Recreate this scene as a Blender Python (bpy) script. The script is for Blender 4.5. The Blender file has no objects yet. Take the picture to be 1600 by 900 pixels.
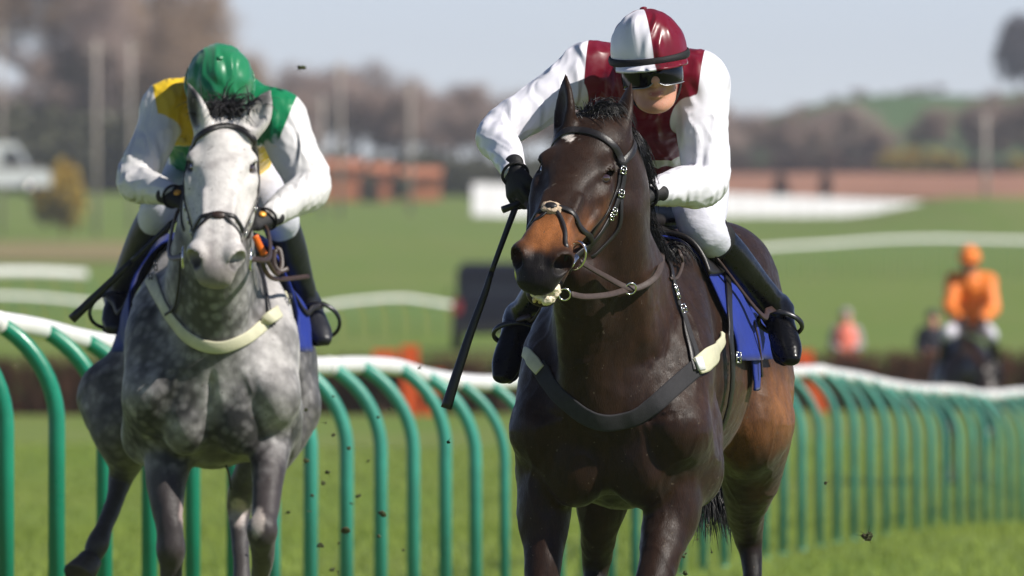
import bpy, math, random, time
import numpy as np
from mathutils import Vector, Matrix
from mathutils.bvhtree import BVHTree

T0 = time.time()
sc = bpy.context.scene
COL = sc.collection

# ------------------------------------------------------------------ camera
CAM_H = 1.65          # eye height of the photographer
FPX = 28000.0         # focal length in photograph pixels (1600 wide)
YH = 350.0            # image row of the level horizon
D_BAY = 51.85         # distance to the bay horse's chest
D_GREY = 59.6         # distance to the grey horse's chest
cam = bpy.data.cameras.new('camera')
cam_o = bpy.data.objects.new('camera', cam)
COL.objects.link(cam_o)
cam_o.location = (0, 0, CAM_H)
cam_o.rotation_euler = (math.radians(90), 0, 0)
cam.sensor_width = 36
cam.lens = FPX / 1600 * 36
cam.shift_y = -(450 - YH) / 1600
cam.clip_start = 1
cam.clip_end = 20000
cam.dof.use_dof = True
cam.dof.focus_distance = D_BAY - 0.1
cam.dof.aperture_fstop = cam.lens / 54.0
sc.camera = cam_o

# ------------------------------------------------------------------ sky and sun
SUN_DIR = Vector((0.66, -0.30, 0.69)).normalized()     # towards the sun
world = bpy.data.worlds.new('World')
sc.world = world
world.use_nodes = True
wn = world.node_tree.nodes
wl = world.node_tree.links
bg = wn['Background']
sky = wn.new('ShaderNodeTexSky')
sky.sky_type = 'NISHITA'
sky.sun_disc = False
sky.sun_elevation = math.asin(SUN_DIR.z)
sky.sun_rotation = math.atan2(SUN_DIR.x, SUN_DIR.y)
sky.altitude = 0
sky.air_density = 0.45
sky.dust_density = 0.03
sky.ozone_density = 1.0
tint = wn.new('ShaderNodeMix')          # thin spring haze: one even, slightly rosy tint over the whole sky
tint.data_type = 'RGBA'
tint.blend_type = 'MULTIPLY'
tint.inputs['Factor'].default_value = 1.0
tint.inputs[7].default_value = (1.06, 0.93, 0.97, 1)
wl.new(sky.outputs[0], tint.inputs[6])
wl.new(tint.outputs[2], bg.inputs[0])
bg.inputs[1].default_value = 0.09
sun = bpy.data.lights.new('sun', 'SUN')
sun.energy = 4.6
sun.angle = math.radians(0.55)
sun.color = (1.0, 0.95, 0.87)
sun_o = bpy.data.objects.new('sun', sun)
COL.objects.link(sun_o)
sun_o.rotation_euler = (-SUN_DIR).to_track_quat('-Z', 'Y').to_euler()
sun_o.location = (30, -10, 40)
sc.view_settings.view_transform = 'Standard'
sc.view_settings.look = 'None'
sc.view_settings.gamma = 1
sc.view_settings.use_curve_mapping = False
sc.view_settings.exposure = 0.40
sc.cycles.use_denoising = True
sc.cycles.max_bounces = 6
sc.cycles.caustics_reflective = False
sc.cycles.caustics_refractive = False


# ------------------------------------------------------------------ helpers
def PX(px, py, Y):
    """world point at depth Y on the line of sight of a photograph pixel"""
    return np.array([(px - 800) * Y / FPX, Y, CAM_H - (py - YH) * Y / FPX])

def PB(px, py, dy=0.0):
    return PX(px, py, D_BAY + dy)

def PG(px, py, dy=0.0):
    return PX(px, py, D_GREY + dy)

def nrm(v):
    v = np.asarray(v, float)
    return v / (np.linalg.norm(v) + 1e-12)

def arr(*v):
    return np.array(v, float)

# hash / value noise -------------------------------------------------
def _hash(ix, iy, iz, seed=0):
    h = (ix.astype(np.int64) * 374761393 + iy.astype(np.int64) * 668265263
         + iz.astype(np.int64) * 2147483647 + seed * 974634777) & 0xFFFFFFFF
    h = ((h ^ (h >> 13)) * 1274126177) & 0xFFFFFFFF
    h = h ^ (h >> 16)
    return (h & 0xFFFFFF).astype(np.float64) / 0xFFFFFF

def vnoise(p, f=1.0, seed=0):
    q = np.asarray(p, float) * f
    i = np.floor(q).astype(np.int64)
    t = q - i
    t = t * t * (3 - 2 * t)
    out = 0
    for dx in (0, 1):
        wx = t[:, 0] if dx else 1 - t[:, 0]
        for dy in (0, 1):
            wy = t[:, 1] if dy else 1 - t[:, 1]
            for dz in (0, 1):
                wz = t[:, 2] if dz else 1 - t[:, 2]
                out = out + wx * wy * wz * _hash(i[:, 0] + dx, i[:, 1] + dy, i[:, 2] + dz, seed)
    return out

def fbm(p, f=1.0, seed=0, oct=3):
    a, s, n = 1.0, 0.0, 0.0
    for o in range(oct):
        s = s + a * vnoise(p, f * 2 ** o, seed + o)
        n += a
        a *= 0.5
    return s / n

def smooth(e0, e1, x):
    t = np.clip((x - e0) / (e1 - e0), 0, 1)
    return t * t * (3 - 2 * t)

# signed distance fields --------------------------------------------
class Field:
    """union of soft solids, meshed with surface nets"""
    def __init__(self, h):
        self.h = h
        self.ops = []

    # primitives: (kind, data, k, lo, hi)
    def ell(self, c, r, axes=None, k=0.03, sub=False):
        c = np.asarray(c, float)
        R = np.eye(3) if axes is None else np.array([nrm(a) for a in axes])
        m = max(r) + 1e-3
        self.ops.append(('ell', (c, np.asarray(r, float), R), k, c - m, c + m, sub))

    def tube(self, pts, rad, side=None, k=0.03, n=5, sub=False):
        """pts: centre line; rad: list of r or (r_side, r_other); side: vector or list of vectors"""
        P = np.asarray(pts, float)
        Rr = np.array([(r, r) if np.isscalar(r) else r for r in rad], float)
        if side is None:
            S = np.tile(arr(1, 0, 0), (len(P), 1))
        else:
            S = np.asarray(side, float)
            if S.ndim == 1:
                S = np.tile(S, (len(P), 1))
        P2, R2, S2 = catmull(P, n), catmull(Rr, n), catmull(S, n)
        S2 = S2 / np.linalg.norm(S2, axis=1)[:, None]
        R2 = np.maximum(R2, 0.001)
        m = R2.max(axis=1)[:, None]
        self.ops.append(('tube', (P2, R2, S2), k, (P2 - m).min(0), (P2 + m).max(0), sub))

    def seg(self, a, b, ra, rb, k=0.03, sub=False):
        self.tube([a, b], [ra, rb], k=k, n=1, sub=sub)

    def build(self):
        h = self.h
        adds = [o for o in self.ops if not o[5]]
        lo = np.min([o[3] for o in adds], axis=0) - 3 * h
        hi = np.max([o[4] for o in adds], axis=0) + 3 * h
        n = np.ceil((hi - lo) / h).astype(int) + 1
        g = [(lo[a] + h * np.arange(n[a])).astype(np.float64) for a in range(3)]
        d = np.full(n, 0.2, np.float32)
        for kind, data, k, plo, phi, sub in self.ops:
            m = k + 2 * h
            i0 = np.maximum(((plo - m - lo) / h).astype(int), 0)
            i1 = np.minimum(((phi + m - lo) / h).astype(int) + 2, n)
            if np.any(i1 <= i0):
                continue
            sl = tuple(slice(i0[a], i1[a]) for a in range(3))
            if kind == 'ell':
                v = self._ell(data, g, sl)
            else:
                v = self._tube(data, g, i0, i1, m)
            cur = d[sl]
            if sub:
                v = -v
                hh = np.maximum(k - np.abs(cur - v), 0) / k
                d[sl] = np.maximum(cur, v) + hh * hh * k * 0.25
            else:
                hh = np.maximum(k - np.abs(cur - v), 0) / k
                d[sl] = np.minimum(cur, v) - hh * hh * k * 0.25
        return surface_nets(d, lo, h)

    @staticmethod
    def _ell(data, g, sl):
        c, r, R = data
        x = (g[0][sl[0]] - c[0]).astype(np.float32)[:, None, None]
        y = (g[1][sl[1]] - c[1]).astype(np.float32)[None, :, None]
        z = (g[2][sl[2]] - c[2]).astype(np.float32)[None, None, :]
        k0 = k1 = 0
        for a in range(3):
            u = (x * np.float32(R[a, 0]) + y * np.float32(R[a, 1]) + z * np.float32(R[a, 2])) / np.float32(r[a])
            k0 = k0 + u * u
            u = u / np.float32(r[a])
            k1 = k1 + u * u
        k0 = np.sqrt(k0)
        return k0 * (k0 - 1) / np.maximum(np.sqrt(k1), 1e-5)

    @staticmethod
    def _tube(data, g, i0, i1, m):
        P, R, S = data
        out = np.full(tuple(i1 - i0), 0.2, np.float32)
        G = [g[a][i0[a]:i1[a]] for a in range(3)]
        h = G[0][1] - G[0][0]
        for j in range(len(P) - 1):
            a, b = P[j], P[j + 1]
            rr = max(R[j].max(), R[j + 1].max()) + m
            lo = np.minimum(a, b) - rr
            hi = np.maximum(a, b) + rr
            s0 = [max(int((lo[q] - G[q][0]) / h), 0) for q in range(3)]
            s1 = [min(int((hi[q] - G[q][0]) / h) + 2, len(G[q])) for q in range(3)]
            if min(s1[q] - s0[q] for q in range(3)) <= 0:
                continue
            x = (G[0][s0[0]:s1[0]] - a[0]).astype(np.float32)[:, None, None]
            y = (G[1][s0[1]:s1[1]] - a[1]).astype(np.float32)[None, :, None]
            z = (G[2][s0[2]:s1[2]] - a[2]).astype(np.float32)[None, None, :]
            ab = (b - a).astype(np.float32)
            L2 = max(float(ab @ ab), 1e-10)
            t = np.clip((x * ab[0] + y * ab[1] + z * ab[2]) / np.float32(L2), 0, 1)
            qx, qy, qz = x - t * ab[0], y - t * ab[1], z - t * ab[2]
            rs = np.float32(R[j, 0]) + t * np.float32(R[j + 1, 0] - R[j, 0])
            ru = np.float32(R[j, 1]) + t * np.float32(R[j + 1, 1] - R[j, 1])
            q2 = qx * qx + qy * qy + qz * qz
            if abs(R[j, 0] - R[j, 1]) > 1e-4 or abs(R[j + 1, 0] - R[j + 1, 1]) > 1e-4:
                s = nrm(S[j] + S[j + 1]).astype(np.float32)
                qs = qx * s[0] + qy * s[1] + qz * s[2]
                rat = ru / rs
                q2 = q2 + qs * qs * (rat * rat - 1)
            v = np.sqrt(np.maximum(q2, 0)) - ru
            sl = tuple(slice(s0[q], s1[q]) for q in range(3))
            out[sl] = np.minimum(out[sl], v)
        return out


def catmull(P, n):
    P = np.asarray(P, float)
    if n <= 1 or len(P) < 3:
        return P
    Q = np.vstack([2 * P[0] - P[1], P, 2 * P[-1] - P[-2]])
    out = []
    for i in range(1, len(Q) - 2):
        for j in range(n):
            t = j / n
            a, b, c, d = Q[i - 1], Q[i], Q[i + 1], Q[i + 2]
            out.append(0.5 * (2 * b + (c - a) * t + (2 * a - 5 * b + 4 * c - d) * t * t
                              + (3 * b - a - 3 * c + d) * t ** 3))
    out.append(P[-1])
    return np.array(out)


def surface_nets(d, lo, h):
    s = d < 0
    c8 = [(i, j, k) for i in (0, 1) for j in (0, 1) for k in (0, 1)]
    nx, ny, nz = d.shape
    def sh(a, c):
        return a[c[0]:nx - 1 + c[0], c[1]:ny - 1 + c[1], c[2]:nz - 1 + c[2]]
    any_ = sh(s, c8[0]).copy()
    all_ = any_.copy()
    for c in c8[1:]:
        v = sh(s, c)
        any_ |= v
        all_ &= v
    cells = np.argwhere(any_ & ~all_)
    idx = np.full((nx - 1, ny - 1, nz - 1), -1, np.int32)
    idx[cells[:, 0], cells[:, 1], cells[:, 2]] = np.arange(len(cells), dtype=np.int32)
    val = [d[cells[:, 0] + c[0], cells[:, 1] + c[1], cells[:, 2] + c[2]].astype(np.float64) for c in c8]
    pos = np.zeros((len(cells), 3))
    cnt = np.zeros(len(cells))
    for a in range(8):
        for b in range(a + 1, 8):
            df = np.array(c8[b]) - np.array(c8[a])
            if np.abs(df).sum() != 1:
                continue
            va, vb = val[a], val[b]
            mk = (va < 0) != (vb < 0)
            t = np.where(mk, va / np.where(mk, va - vb, 1), 0)
            pos += np.where(mk[:, None], np.array(c8[a]) + t[:, None] * df, 0)
            cnt += mk
    V = lo + h * (cells + pos / cnt[:, None])
    F = []
    for ax in range(3):
        o1, o2 = [q for q in range(3) if q != ax]
        sl0 = [slice(1, -1)] * 3
        sl1 = [slice(1, -1)] * 3
        sl0[ax] = slice(0, -1)
        sl1[ax] = slice(1, None)
        A, B = s[tuple(sl0)], s[tuple(sl1)]
        e = np.argwhere(A != B)
        ins = A[e[:, 0], e[:, 1], e[:, 2]]
        e = e + 1
        e[:, ax] -= 1
        def cell(da, db):
            q = e.copy()
            q[:, o1] -= da
            q[:, o2] -= db
            return idx[q[:, 0], q[:, 1], q[:, 2]]
        f = np.stack([cell(1, 1), cell(0, 1), cell(0, 0), cell(1, 0)], 1)
        flip = ins if ax != 1 else ~ins
        f[~flip] = f[~flip][:, ::-1]
        F.append(f)
    F = np.vstack(F)
    return V, F[(F >= 0).all(1)]


def vnormals(V, F):
    """F: quads (n,4) array"""
    n = np.cross(V[F[:, 2]] - V[F[:, 0]], V[F[:, 3]] - V[F[:, 1]])
    N = np.zeros_like(V)
    for c in range(4):
        for a in range(3):
            N[:, a] += np.bincount(F[:, c], n[:, a], len(V))
    return N / (np.linalg.norm(N, axis=1)[:, None] + 1e-12)

def relax(V, F, it=1, w=0.5):
    for _ in range(it):
        S = np.zeros_like(V)
        C = np.zeros(len(V))
        for c in range(4):
            for o in (1, 3):
                q = (c + o) % 4
                for a in range(3):
                    S[:, a] += np.bincount(F[:, c], V[F[:, q], a], len(V))
                C += np.bincount(F[:, c], minlength=len(V))
        V = V * (1 - w) + w * S / np.maximum(C, 1)[:, None]
    return V

# objects -----------------------------------------------------------
ORIG = {}

def finish(o, parent=None):
    COL.objects.link(o)
    if parent is not None:
        o.parent = parent

def tag(o, label=None, cat=None, group=None, kind=None):
    if label: o['label'] = label
    if cat: o['category'] = cat
    if group: o['group'] = group
    if kind: o['kind'] = kind
    return o

def thing(name, loc, label, cat, group=None):
    o = bpy.data.objects.new(name, None)
    o.empty_display_size = 0.2
    o.location = loc
    ORIG[o.name] = np.array(loc, float)
    finish(o)
    return tag(o, label, cat, group)

def mk(name, V, F, mat, parent=None, smooth_=True, attrs=None, origin=None):
    """one mesh object from world-space vertices"""
    V = np.asarray(V, float)
    if parent is not None:
        org = ORIG[parent.name]
    elif origin is not None:
        org = np.array(origin, float)
    else:
        org = np.array([(V[:, 0].min() + V[:, 0].max()) / 2, (V[:, 1].min() + V[:, 1].max()) / 2, V[:, 2].min()])
    me = bpy.data.meshes.new(name)
    if isinstance(F, np.ndarray):
        k = F.shape[1]
        me.vertices.add(len(V))
        me.vertices.foreach_set('co', (V - org).astype(np.float32).ravel())
        me.loops.add(F.size)
        me.loops.foreach_set('vertex_index', F.astype(np.int32).ravel())
        me.polygons.add(len(F))
        me.polygons.foreach_set('loop_start', np.arange(0, F.size, k, dtype=np.int32))
        me.polygons.foreach_set('loop_total', np.full(len(F), k, np.int32))
        me.update(calc_edges=True)
    else:
        me.from_pydata([tuple(v) for v in (V - org)], [], [tuple(f) for f in F])
        me.update()
    if smooth_:
        me.polygons.foreach_set('use_smooth', np.ones(len(me.polygons), bool))
    for an, av in (attrs or {}).items():
        av = np.asarray(av, np.float32)
        if av.ndim == 1:
            at = me.attributes.new(an, 'FLOAT', 'POINT')
            at.data.foreach_set('value', av)
        else:
            at = me.attributes.new(an, 'FLOAT_COLOR', 'POINT')
            at.data.foreach_set('color', np.hstack([av, np.ones((len(av), 1), np.float32)]).ravel())
    if mat is not None:
        for m in (mat if isinstance(mat, (list, tuple)) else [mat]):
            me.materials.append(m)
    o = bpy.data.objects.new(name, me)
    if parent is None:
        o.location = org
    ORIG[o.name] = org
    finish(o, parent)
    return o

class MB:
    """small mesh builder"""
    def __init__(self):
        self.V, self.F = [], []
    def add(self, V, F):
        b = len(self.V)
        self.V += [tuple(v) for v in V]
        self.F += [tuple(i + b for i in f) for f in F]
        return self
    def box(self, lo, hi, M=None):
        (x0, y0, z0), (x1, y1, z1) = lo, hi
        V = np.array([(x0, y0, z0), (x1, y0, z0), (x1, y1, z0), (x0, y1, z0),
                      (x0, y0, z1), (x1, y0, z1), (x1, y1, z1), (x0, y1, z1)], float)
        if M is not None:
            V = V @ M[0].T + M[1]
        return self.add(V, [(3, 2, 1, 0), (4, 5, 6, 7), (0, 1, 5, 4), (1, 2, 6, 5), (2, 3, 7, 6), (3, 0, 4, 7)])
    def tube(self, pts, rad, n=8, cap=True, up=(0, 0, 1)):
        P = np.asarray(pts, float)
        R = np.full(len(P), rad) if np.isscalar(rad) else np.asarray(rad, float)
        T = np.gradient(P, axis=0)
        T = T / (np.linalg.norm(T, axis=1)[:, None] + 1e-12)
        u = np.cross(T[0], up)
        if np.linalg.norm(u) < 1e-3:
            u = np.cross(T[0], (1, 0, 0))
        u = nrm(u)
        V, F = [], []
        for i in range(len(P)):
            u = nrm(u - T[i] * (u @ T[i]))
            w = np.cross(T[i], u)
            for j in range(n):
                a = 2 * math.pi * j / n
                V.append(P[i] + R[i] * (u * math.cos(a) + w * math.sin(a)))
        for i in range(len(P) - 1):
            for j in range(n):
                k = (j + 1) % n
                F.append((i * n + j, i * n + k, (i + 1) * n + k, (i + 1) * n + j))
        if cap:
            F.append(tuple(range(n))[::-1])
            F.append(tuple((len(P) - 1) * n + j for j in range(n)))
        return self.add(V, F)
    def torus(self, c, R, r, ax1, ax2, n=24, m=8, r2=None, sy=1.0):
        ax1, ax2 = nrm(ax1), nrm(ax2)
        ax3 = np.cross(ax1, ax2)
        V, F = [], []
        for i in range(n):
            a = 2 * math.pi * i / n
            e = ax1 * math.cos(a) + ax2 * math.sin(a) * sy
            for j in range(m):
                b = 2 * math.pi * j / m
                V.append(np.asarray(c) + e * (R + r * math.cos(b)) + ax3 * (r2 or r) * math.sin(b))
        for i in range(n):
            for j in range(m):
                i2, j2 = (i + 1) % n, (j + 1) % m
                F.append((i * m + j, i2 * m + j, i2 * m + j2, i * m + j2))
        return self.add(V, F)
    def build(self, name, mat, parent=None, smooth_=True, origin=None, attrs=None):
        return mk(name, np.array(self.V), self.F, mat, parent, smooth_, attrs, origin)

def sphere(c, r, axes=None, n=16, m=10):
    r = (r, r, r) if np.isscalar(r) else r
    R = np.eye(3) if axes is None else np.array([nrm(a) for a in axes])
    V, F = [], []
    for i in range(m + 1):
        t = math.pi * i / m
        for j in range(n):
            a = 2 * math.pi * j / n
            V.append(np.asarray(c) + r[0] * math.sin(t) * math.cos(a) * R[0] + r[1] * math.sin(t) * math.sin(a) * R[1] + r[2] * math.cos(t) * R[2])
    for i in range(m):
        for j in range(n):
            k = (j + 1) % n
            F.append((i * n + j, (i + 1) * n + j, (i + 1) * n + k, i * n + k))
    return V, F

def ribbon(pts, nor, width, thick=0.004, n=6, closed=False):
    """flat strap through pts whose faces look along nor; returns V, F"""
    P = catmull(np.asarray(pts, float), n)
    N = catmull(np.asarray(nor, float), n)
    W = np.full(len(P), width) if np.isscalar(width) else catmull(np.asarray(width, float)[:, None], n)[:, 0]
    T = np.gradient(P, axis=0)
    V, F = [], []
    for i in range(len(P)):
        t = nrm(T[i])
        nn = nrm(N[i] - t * (N[i] @ t))
        s = np.cross(t, nn)
        w, h = W[i] / 2, thick
        for a, b in ((-w, 0), (-w, h * .7), (-w * .8, h), (w * .8, h), (w, h * .7), (w, 0)):
            V.append(P[i] + s * a + nn * b)
    m = 6
    for i in range(len(P) - 1):
        for j in range(m):
            k = (j + 1) % m
            F.append((i * m + j, (i + 1) * m + j, (i + 1) * m + k, i * m + k))
    F.append(tuple(range(m)))
    F.append(tuple((len(P) - 1) * m + j for j in range(m))[::-1])
    return V, F

class Surf:
    """nearest-point and line-of-sight queries on a world-space quad mesh"""
    def __init__(self, V, F):
        self.b = BVHTree.FromPolygons([tuple(v) for v in V], [tuple(map(int, f)) for f in F])
    def near(self, p):
        q, n, i, d = self.b.find_nearest(Vector(p))
        return np.array(q), np.array(n)
    def ray(self, o, d, far=200):
        q, n, i, t = self.b.ray_cast(Vector(o), Vector(nrm(d)), far)
        return (None, None) if q is None else (np.array(q), np.array(n))
    def sight(self, px, py):
        o = arr(0, 0, CAM_H)
        return self.ray(o, PX(px, py, 1000.0) - o)
    def strap(self, spec, width, thick=0.004, off=0.002, n=6, sm=2):
        """spec items: (px, py) on the visible surface, or a 3-vector snapped to the surface, or ('free', 3-vector, normal)"""
        P, N = [], []
        for s in spec:
            if isinstance(s, tuple) and s[0] == 'free':
                P.append(np.array(s[1], float)); N.append(np.array(s[2], float)); continue
            if len(s) == 2:
                q, m = self.sight(*s)
                if q is None:
                    continue
            else:
                q, m = self.near(s)
            P.append(q + m * off); N.append(m)
        P, N = np.array(P), np.array(N)
        for _ in range(sm):
            if len(N) > 2:
                N[1:-1] = (N[:-2] + 2 * N[1:-1] + N[2:]) / 4
        if len(P) < 2:
            return ribbon(P, N, width, thick, n)
        # resample and lay every station on the surface
        W = width if np.isscalar(width) else catmull(np.asarray(width, float)[:, None], n)[:, 0]
        P2, N2 = catmull(P, n), catmull(N, n)
        for i in range(len(P2)):
            q, m = self.near(P2[i])
            if np.linalg.norm(P2[i] - q) < .05:
                P2[i] = q + m * off
                N2[i] = nrm(nrm(N2[i]) + m)
        for _ in range(3):
            P2[1:-1] = (P2[:-2] + 2 * P2[1:-1] + P2[2:]) / 4
            N2[1:-1] = (N2[:-2] + 2 * N2[1:-1] + N2[2:]) / 4
        return ribbon(P2, N2, W, thick, 1)

# ------------------------------------------------------------------ materials
def mat(name, col=(0.5, 0.5, 0.5), rough=0.6, spec=0.5, metal=0.0, attr=None, var=0.0, vscale=20.0, vstretch=None,
        bump=0.0, bscale=60.0, bstretch=None, bdetail=3, sheen=0.0, coat=0.0, coat_rough=0.1, col2=None, zone=None,
        zonecols=None, aniso=0.0, sss=0.0, trans=0.0, rvar=0.0, fvar=0.0, mud=None, ridged=None):
    m = bpy.data.materials.new(name)
    m.use_nodes = True
    nt = m.node_tree
    N, L = nt.nodes, nt.links
    b = N['Principled BSDF']
    b.inputs['Roughness'].default_value = rough
    b.inputs['Specular IOR Level'].default_value = spec
    b.inputs['Metallic'].default_value = metal
    b.inputs['Sheen Weight'].default_value = sheen
    b.inputs['Coat Weight'].default_value = coat
    b.inputs['Coat Roughness'].default_value = coat_rough
    b.inputs['Anisotropic'].default_value = aniso
    if sss:
        b.inputs['Subsurface Weight'].default_value = sss
        b.inputs['Subsurface Radius'].default_value = (0.012, 0.005, 0.003)
        b.inputs['Subsurface Scale'].default_value = 1.0
    tc = N.new('ShaderNodeTexCoord')
    def coords(st):
        if st is None:
            return tc.outputs['Object']
        mp = N.new('ShaderNodeMapping')
        mp.inputs['Scale'].default_value = st
        L.new(tc.outputs['Object'], mp.inputs[0])
        return mp.outputs[0]
    def noise(scale, st=None, det=3, rg=0.55):
        t = N.new('ShaderNodeTexNoise')
        t.inputs['Scale'].default_value = scale
        t.inputs['Detail'].default_value = det
        t.inputs['Roughness'].default_value = rg
        L.new(coords(st), t.inputs['Vector'])
        return t.outputs['Fac']
    base = None
    if attr:
        a = N.new('ShaderNodeAttribute')
        a.attribute_name = attr
        base = a.outputs['Color']
    elif zonecols:
        # zone: scalar attributes, colour switches where they pass zero
        base = None
        for an, c in zonecols:
            if base is None:
                r = N.new('ShaderNodeRGB'); r.outputs[0].default_value = (*c, 1)
                base = r.outputs[0]
                continue
            a = N.new('ShaderNodeAttribute'); a.attribute_name = an
            st = N.new('ShaderNodeMapRange')
            st.inputs[1].default_value = -0.0012; st.inputs[2].default_value = 0.0012
            L.new(a.outputs['Fac'], st.inputs[0])
            mx = N.new('ShaderNodeMix'); mx.data_type = 'RGBA'
            L.new(st.outputs[0], mx.inputs['Factor'])
            L.new(base, mx.inputs[6]); mx.inputs[7].default_value = (*c, 1)
            base = mx.outputs[2]
    else:
        r = N.new('ShaderNodeRGB'); r.outputs[0].default_value = (*col, 1)
        base = r.outputs[0]
    if var or col2 is not None:
        nf = noise(vscale, vstretch, 4)
        mr = N.new('ShaderNodeMapRange')
        mr.inputs[1].default_value = 0.3; mr.inputs[2].default_value = 0.7
        L.new(nf, mr.inputs[0])
        mx = N.new('ShaderNodeMix'); mx.data_type = 'RGBA'
        if col2 is not None:
            L.new(mr.outputs[0], mx.inputs['Factor'])
            L.new(base, mx.inputs[6]); mx.inputs[7].default_value = (*col2, 1)
        else:
            mr.inputs[3].default_value = 1 - var; mr.inputs[4].default_value = 1 + var
            mx.blend_type = 'MULTIPLY'
            mx.inputs['Factor'].default_value = 1
            L.new(base, mx.inputs[6]); L.new(mr.outputs[0], mx.inputs[7])
        base = mx.outputs[2]
    if fvar:
        nf = noise(330, (2.6, 1, 0.22), 2)
        mr = N.new('ShaderNodeMapRange')
        mr.inputs[1].default_value = 0.3; mr.inputs[2].default_value = 0.7
        mr.inputs[3].default_value = 1 - fvar; mr.inputs[4].default_value = 1 + fvar
        L.new(nf, mr.inputs[0])
        mx = N.new('ShaderNodeMix'); mx.data_type = 'RGBA'; mx.blend_type = 'MULTIPLY'
        mx.inputs['Factor'].default_value = 1
        L.new(base, mx.inputs[6]); L.new(mr.outputs[0], mx.inputs[7])
        base = mx.outputs[2]
    if mud is not None:
        nf = noise(75, None, 1)
        mr = N.new('ShaderNodeMapRange')
        mr.inputs[1].default_value = 0.735; mr.inputs[2].default_value = 0.76
        L.new(nf, mr.inputs[0])
        mx = N.new('ShaderNodeMix'); mx.data_type = 'RGBA'
        L.new(mr.outputs[0], mx.inputs['Factor'])
        L.new(base, mx.inputs[6]); mx.inputs[7].default_value = (*mud, 1)
        base = mx.outputs[2]
    L.new(base, b.inputs['Base Color'])
    if rvar:
        nf = noise(vscale * 1.7, None, 3)
        mr = N.new('ShaderNodeMapRange')
        mr.inputs[1].default_value = 0.3; mr.inputs[2].default_value = 0.7
        mr.inputs[3].default_value = max(rough - rvar, 0.02); mr.inputs[4].default_value = min(rough + rvar, 1)
        L.new(nf, mr.inputs[0]); L.new(mr.outputs[0], b.inputs['Roughness'])
    if ridged:
        dist, rs, rst = ridged
        t = N.new('ShaderNodeTexNoise'); t.noise_type = 'RIDGED_MULTIFRACTAL'; t.normalize = True
        t.inputs['Scale'].default_value = rs; t.inputs['Detail'].default_value = 2.5; t.inputs['Roughness'].default_value = .5
        t.inputs['Distortion'].default_value = .6
        L.new(coords(rst), t.inputs['Vector'])
        bp = N.new('ShaderNodeBump'); bp.inputs['Strength'].default_value = 1.0; bp.inputs['Distance'].default_value = dist
        L.new(t.outputs['Fac'], bp.inputs['Height']); L.new(bp.outputs[0], b.inputs['Normal'])
    elif bump:
        nf = noise(bscale, bstretch, bdetail)
        bp = N.new('ShaderNodeBump')
        bp.inputs['Strength'].default_value = 1.0
        bp.inputs['Distance'].default_value = bump
        L.new(nf, bp.inputs['Height'])
        L.new(bp.outputs[0], b.inputs['Normal'])
    if trans:
        ts = N.new('ShaderNodeBsdfTranslucent')
        L.new(base, ts.inputs[0])
        ms = N.new('ShaderNodeMixShader'); ms.inputs[0].default_value = trans
        L.new(b.outputs[0], ms.inputs[1]); L.new(ts.outputs[0], ms.inputs[2])
        L.new(ms.outputs[0], N['Material Output'].inputs[0])
    return m

M = {}
M['coat_bay'] = mat('bay coat', attr='Col', rough=0.42, spec=0.17, fvar=0.38, mud=(.075, .055, .038), var=0.28, vscale=22, vstretch=(1.6, 1, 0.6), bump=0.0011, bscale=240, bstretch=(2.4, 1, 0.3), sheen=0.05, rvar=0.1)
M['coat_grey'] = mat('grey coat', attr='Col', rough=0.5, spec=0.35, fvar=0.12, mud=(.07, .055, .045), var=0.12, vscale=50, bump=0.0012, bscale=170, bstretch=(2, 1, 0.4), sheen=0.1)
M['coat_dark'] = mat('dark coat', col=(0.022, 0.012, 0.008), rough=0.4, var=0.3, vscale=8)
M['hoof'] = mat('hoof horn', col=(0.05, 0.04, 0.032), rough=0.55, var=0.3, vscale=30, bump=0.001, bscale=40)
M['hair_black'] = mat('black hair', col=(0.006, 0.005, 0.005), rough=0.42, spec=0.5, var=0.3, vscale=40)
M['hair_dark_grey'] = mat('dark grey hair', col=(0.03, 0.028, 0.03), rough=0.5, var=0.4, vscale=40)
M['eye'] = mat('horse eye', col=(0.035, 0.012, 0.006), rough=0.05, spec=0.7, coat=1.0, coat_rough=0.03)
M['leather_black'] = mat('black leather', col=(0.012, 0.010, 0.010), rough=0.42, spec=0.5, var=0.3, vscale=40, bump=0.0006, bscale=300)
M['leather_brown'] = mat('brown leather', col=(0.035, 0.017, 0.011), rough=0.45, spec=0.5, var=0.3, vscale=40, bump=0.0006, bscale=300)
M['leather_rein'] = mat('grey brown rubber rein', col=(0.045, 0.028, 0.022), rough=0.6, var=0.25, vscale=60, bump=0.0008, bscale=260)
M['boot'] = mat('black boot leather', col=(0.004, 0.004, 0.005), rough=0.3, spec=0.12, coat=.25, coat_rough=.12, var=0.3, vscale=14, bump=0.003, bscale=18, bstretch=(1, 1, 1.6), rvar=0.06)
M['boot_band'] = mat('matt black boot top', col=(0.012, 0.012, 0.014), rough=0.75, spec=0.3, bump=0.0015, bscale=300)
M['boot_navy'] = mat('navy black boot leather', col=(0.009, 0.010, 0.016), rough=0.45, spec=0.5, var=0.3, vscale=14, bump=0.003, bscale=20)
M['metal'] = mat('bright steel', col=(0.72, 0.71, 0.69), rough=0.18, metal=1.0, bump=0.0003, bscale=80)
M['metal_dark'] = mat('dark steel', col=(0.06, 0.06, 0.065), rough=0.35, metal=0.8, rvar=0.1)
M['webbing'] = mat('grey elastic webbing', col=(0.028, 0.027, 0.03), rough=0.8, spec=0.3, var=0.15, vscale=60, bump=0.001, bscale=420)
M['cream_leather'] = mat('cream leather', col=(0.56, 0.54, 0.38), rough=0.6, var=0.1, vscale=25, bump=0.0008, bscale=120)
M['white_tape'] = mat('white tape', col=(0.8, 0.8, 0.8), rough=0.6, bump=0.0005, bscale=100)
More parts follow.
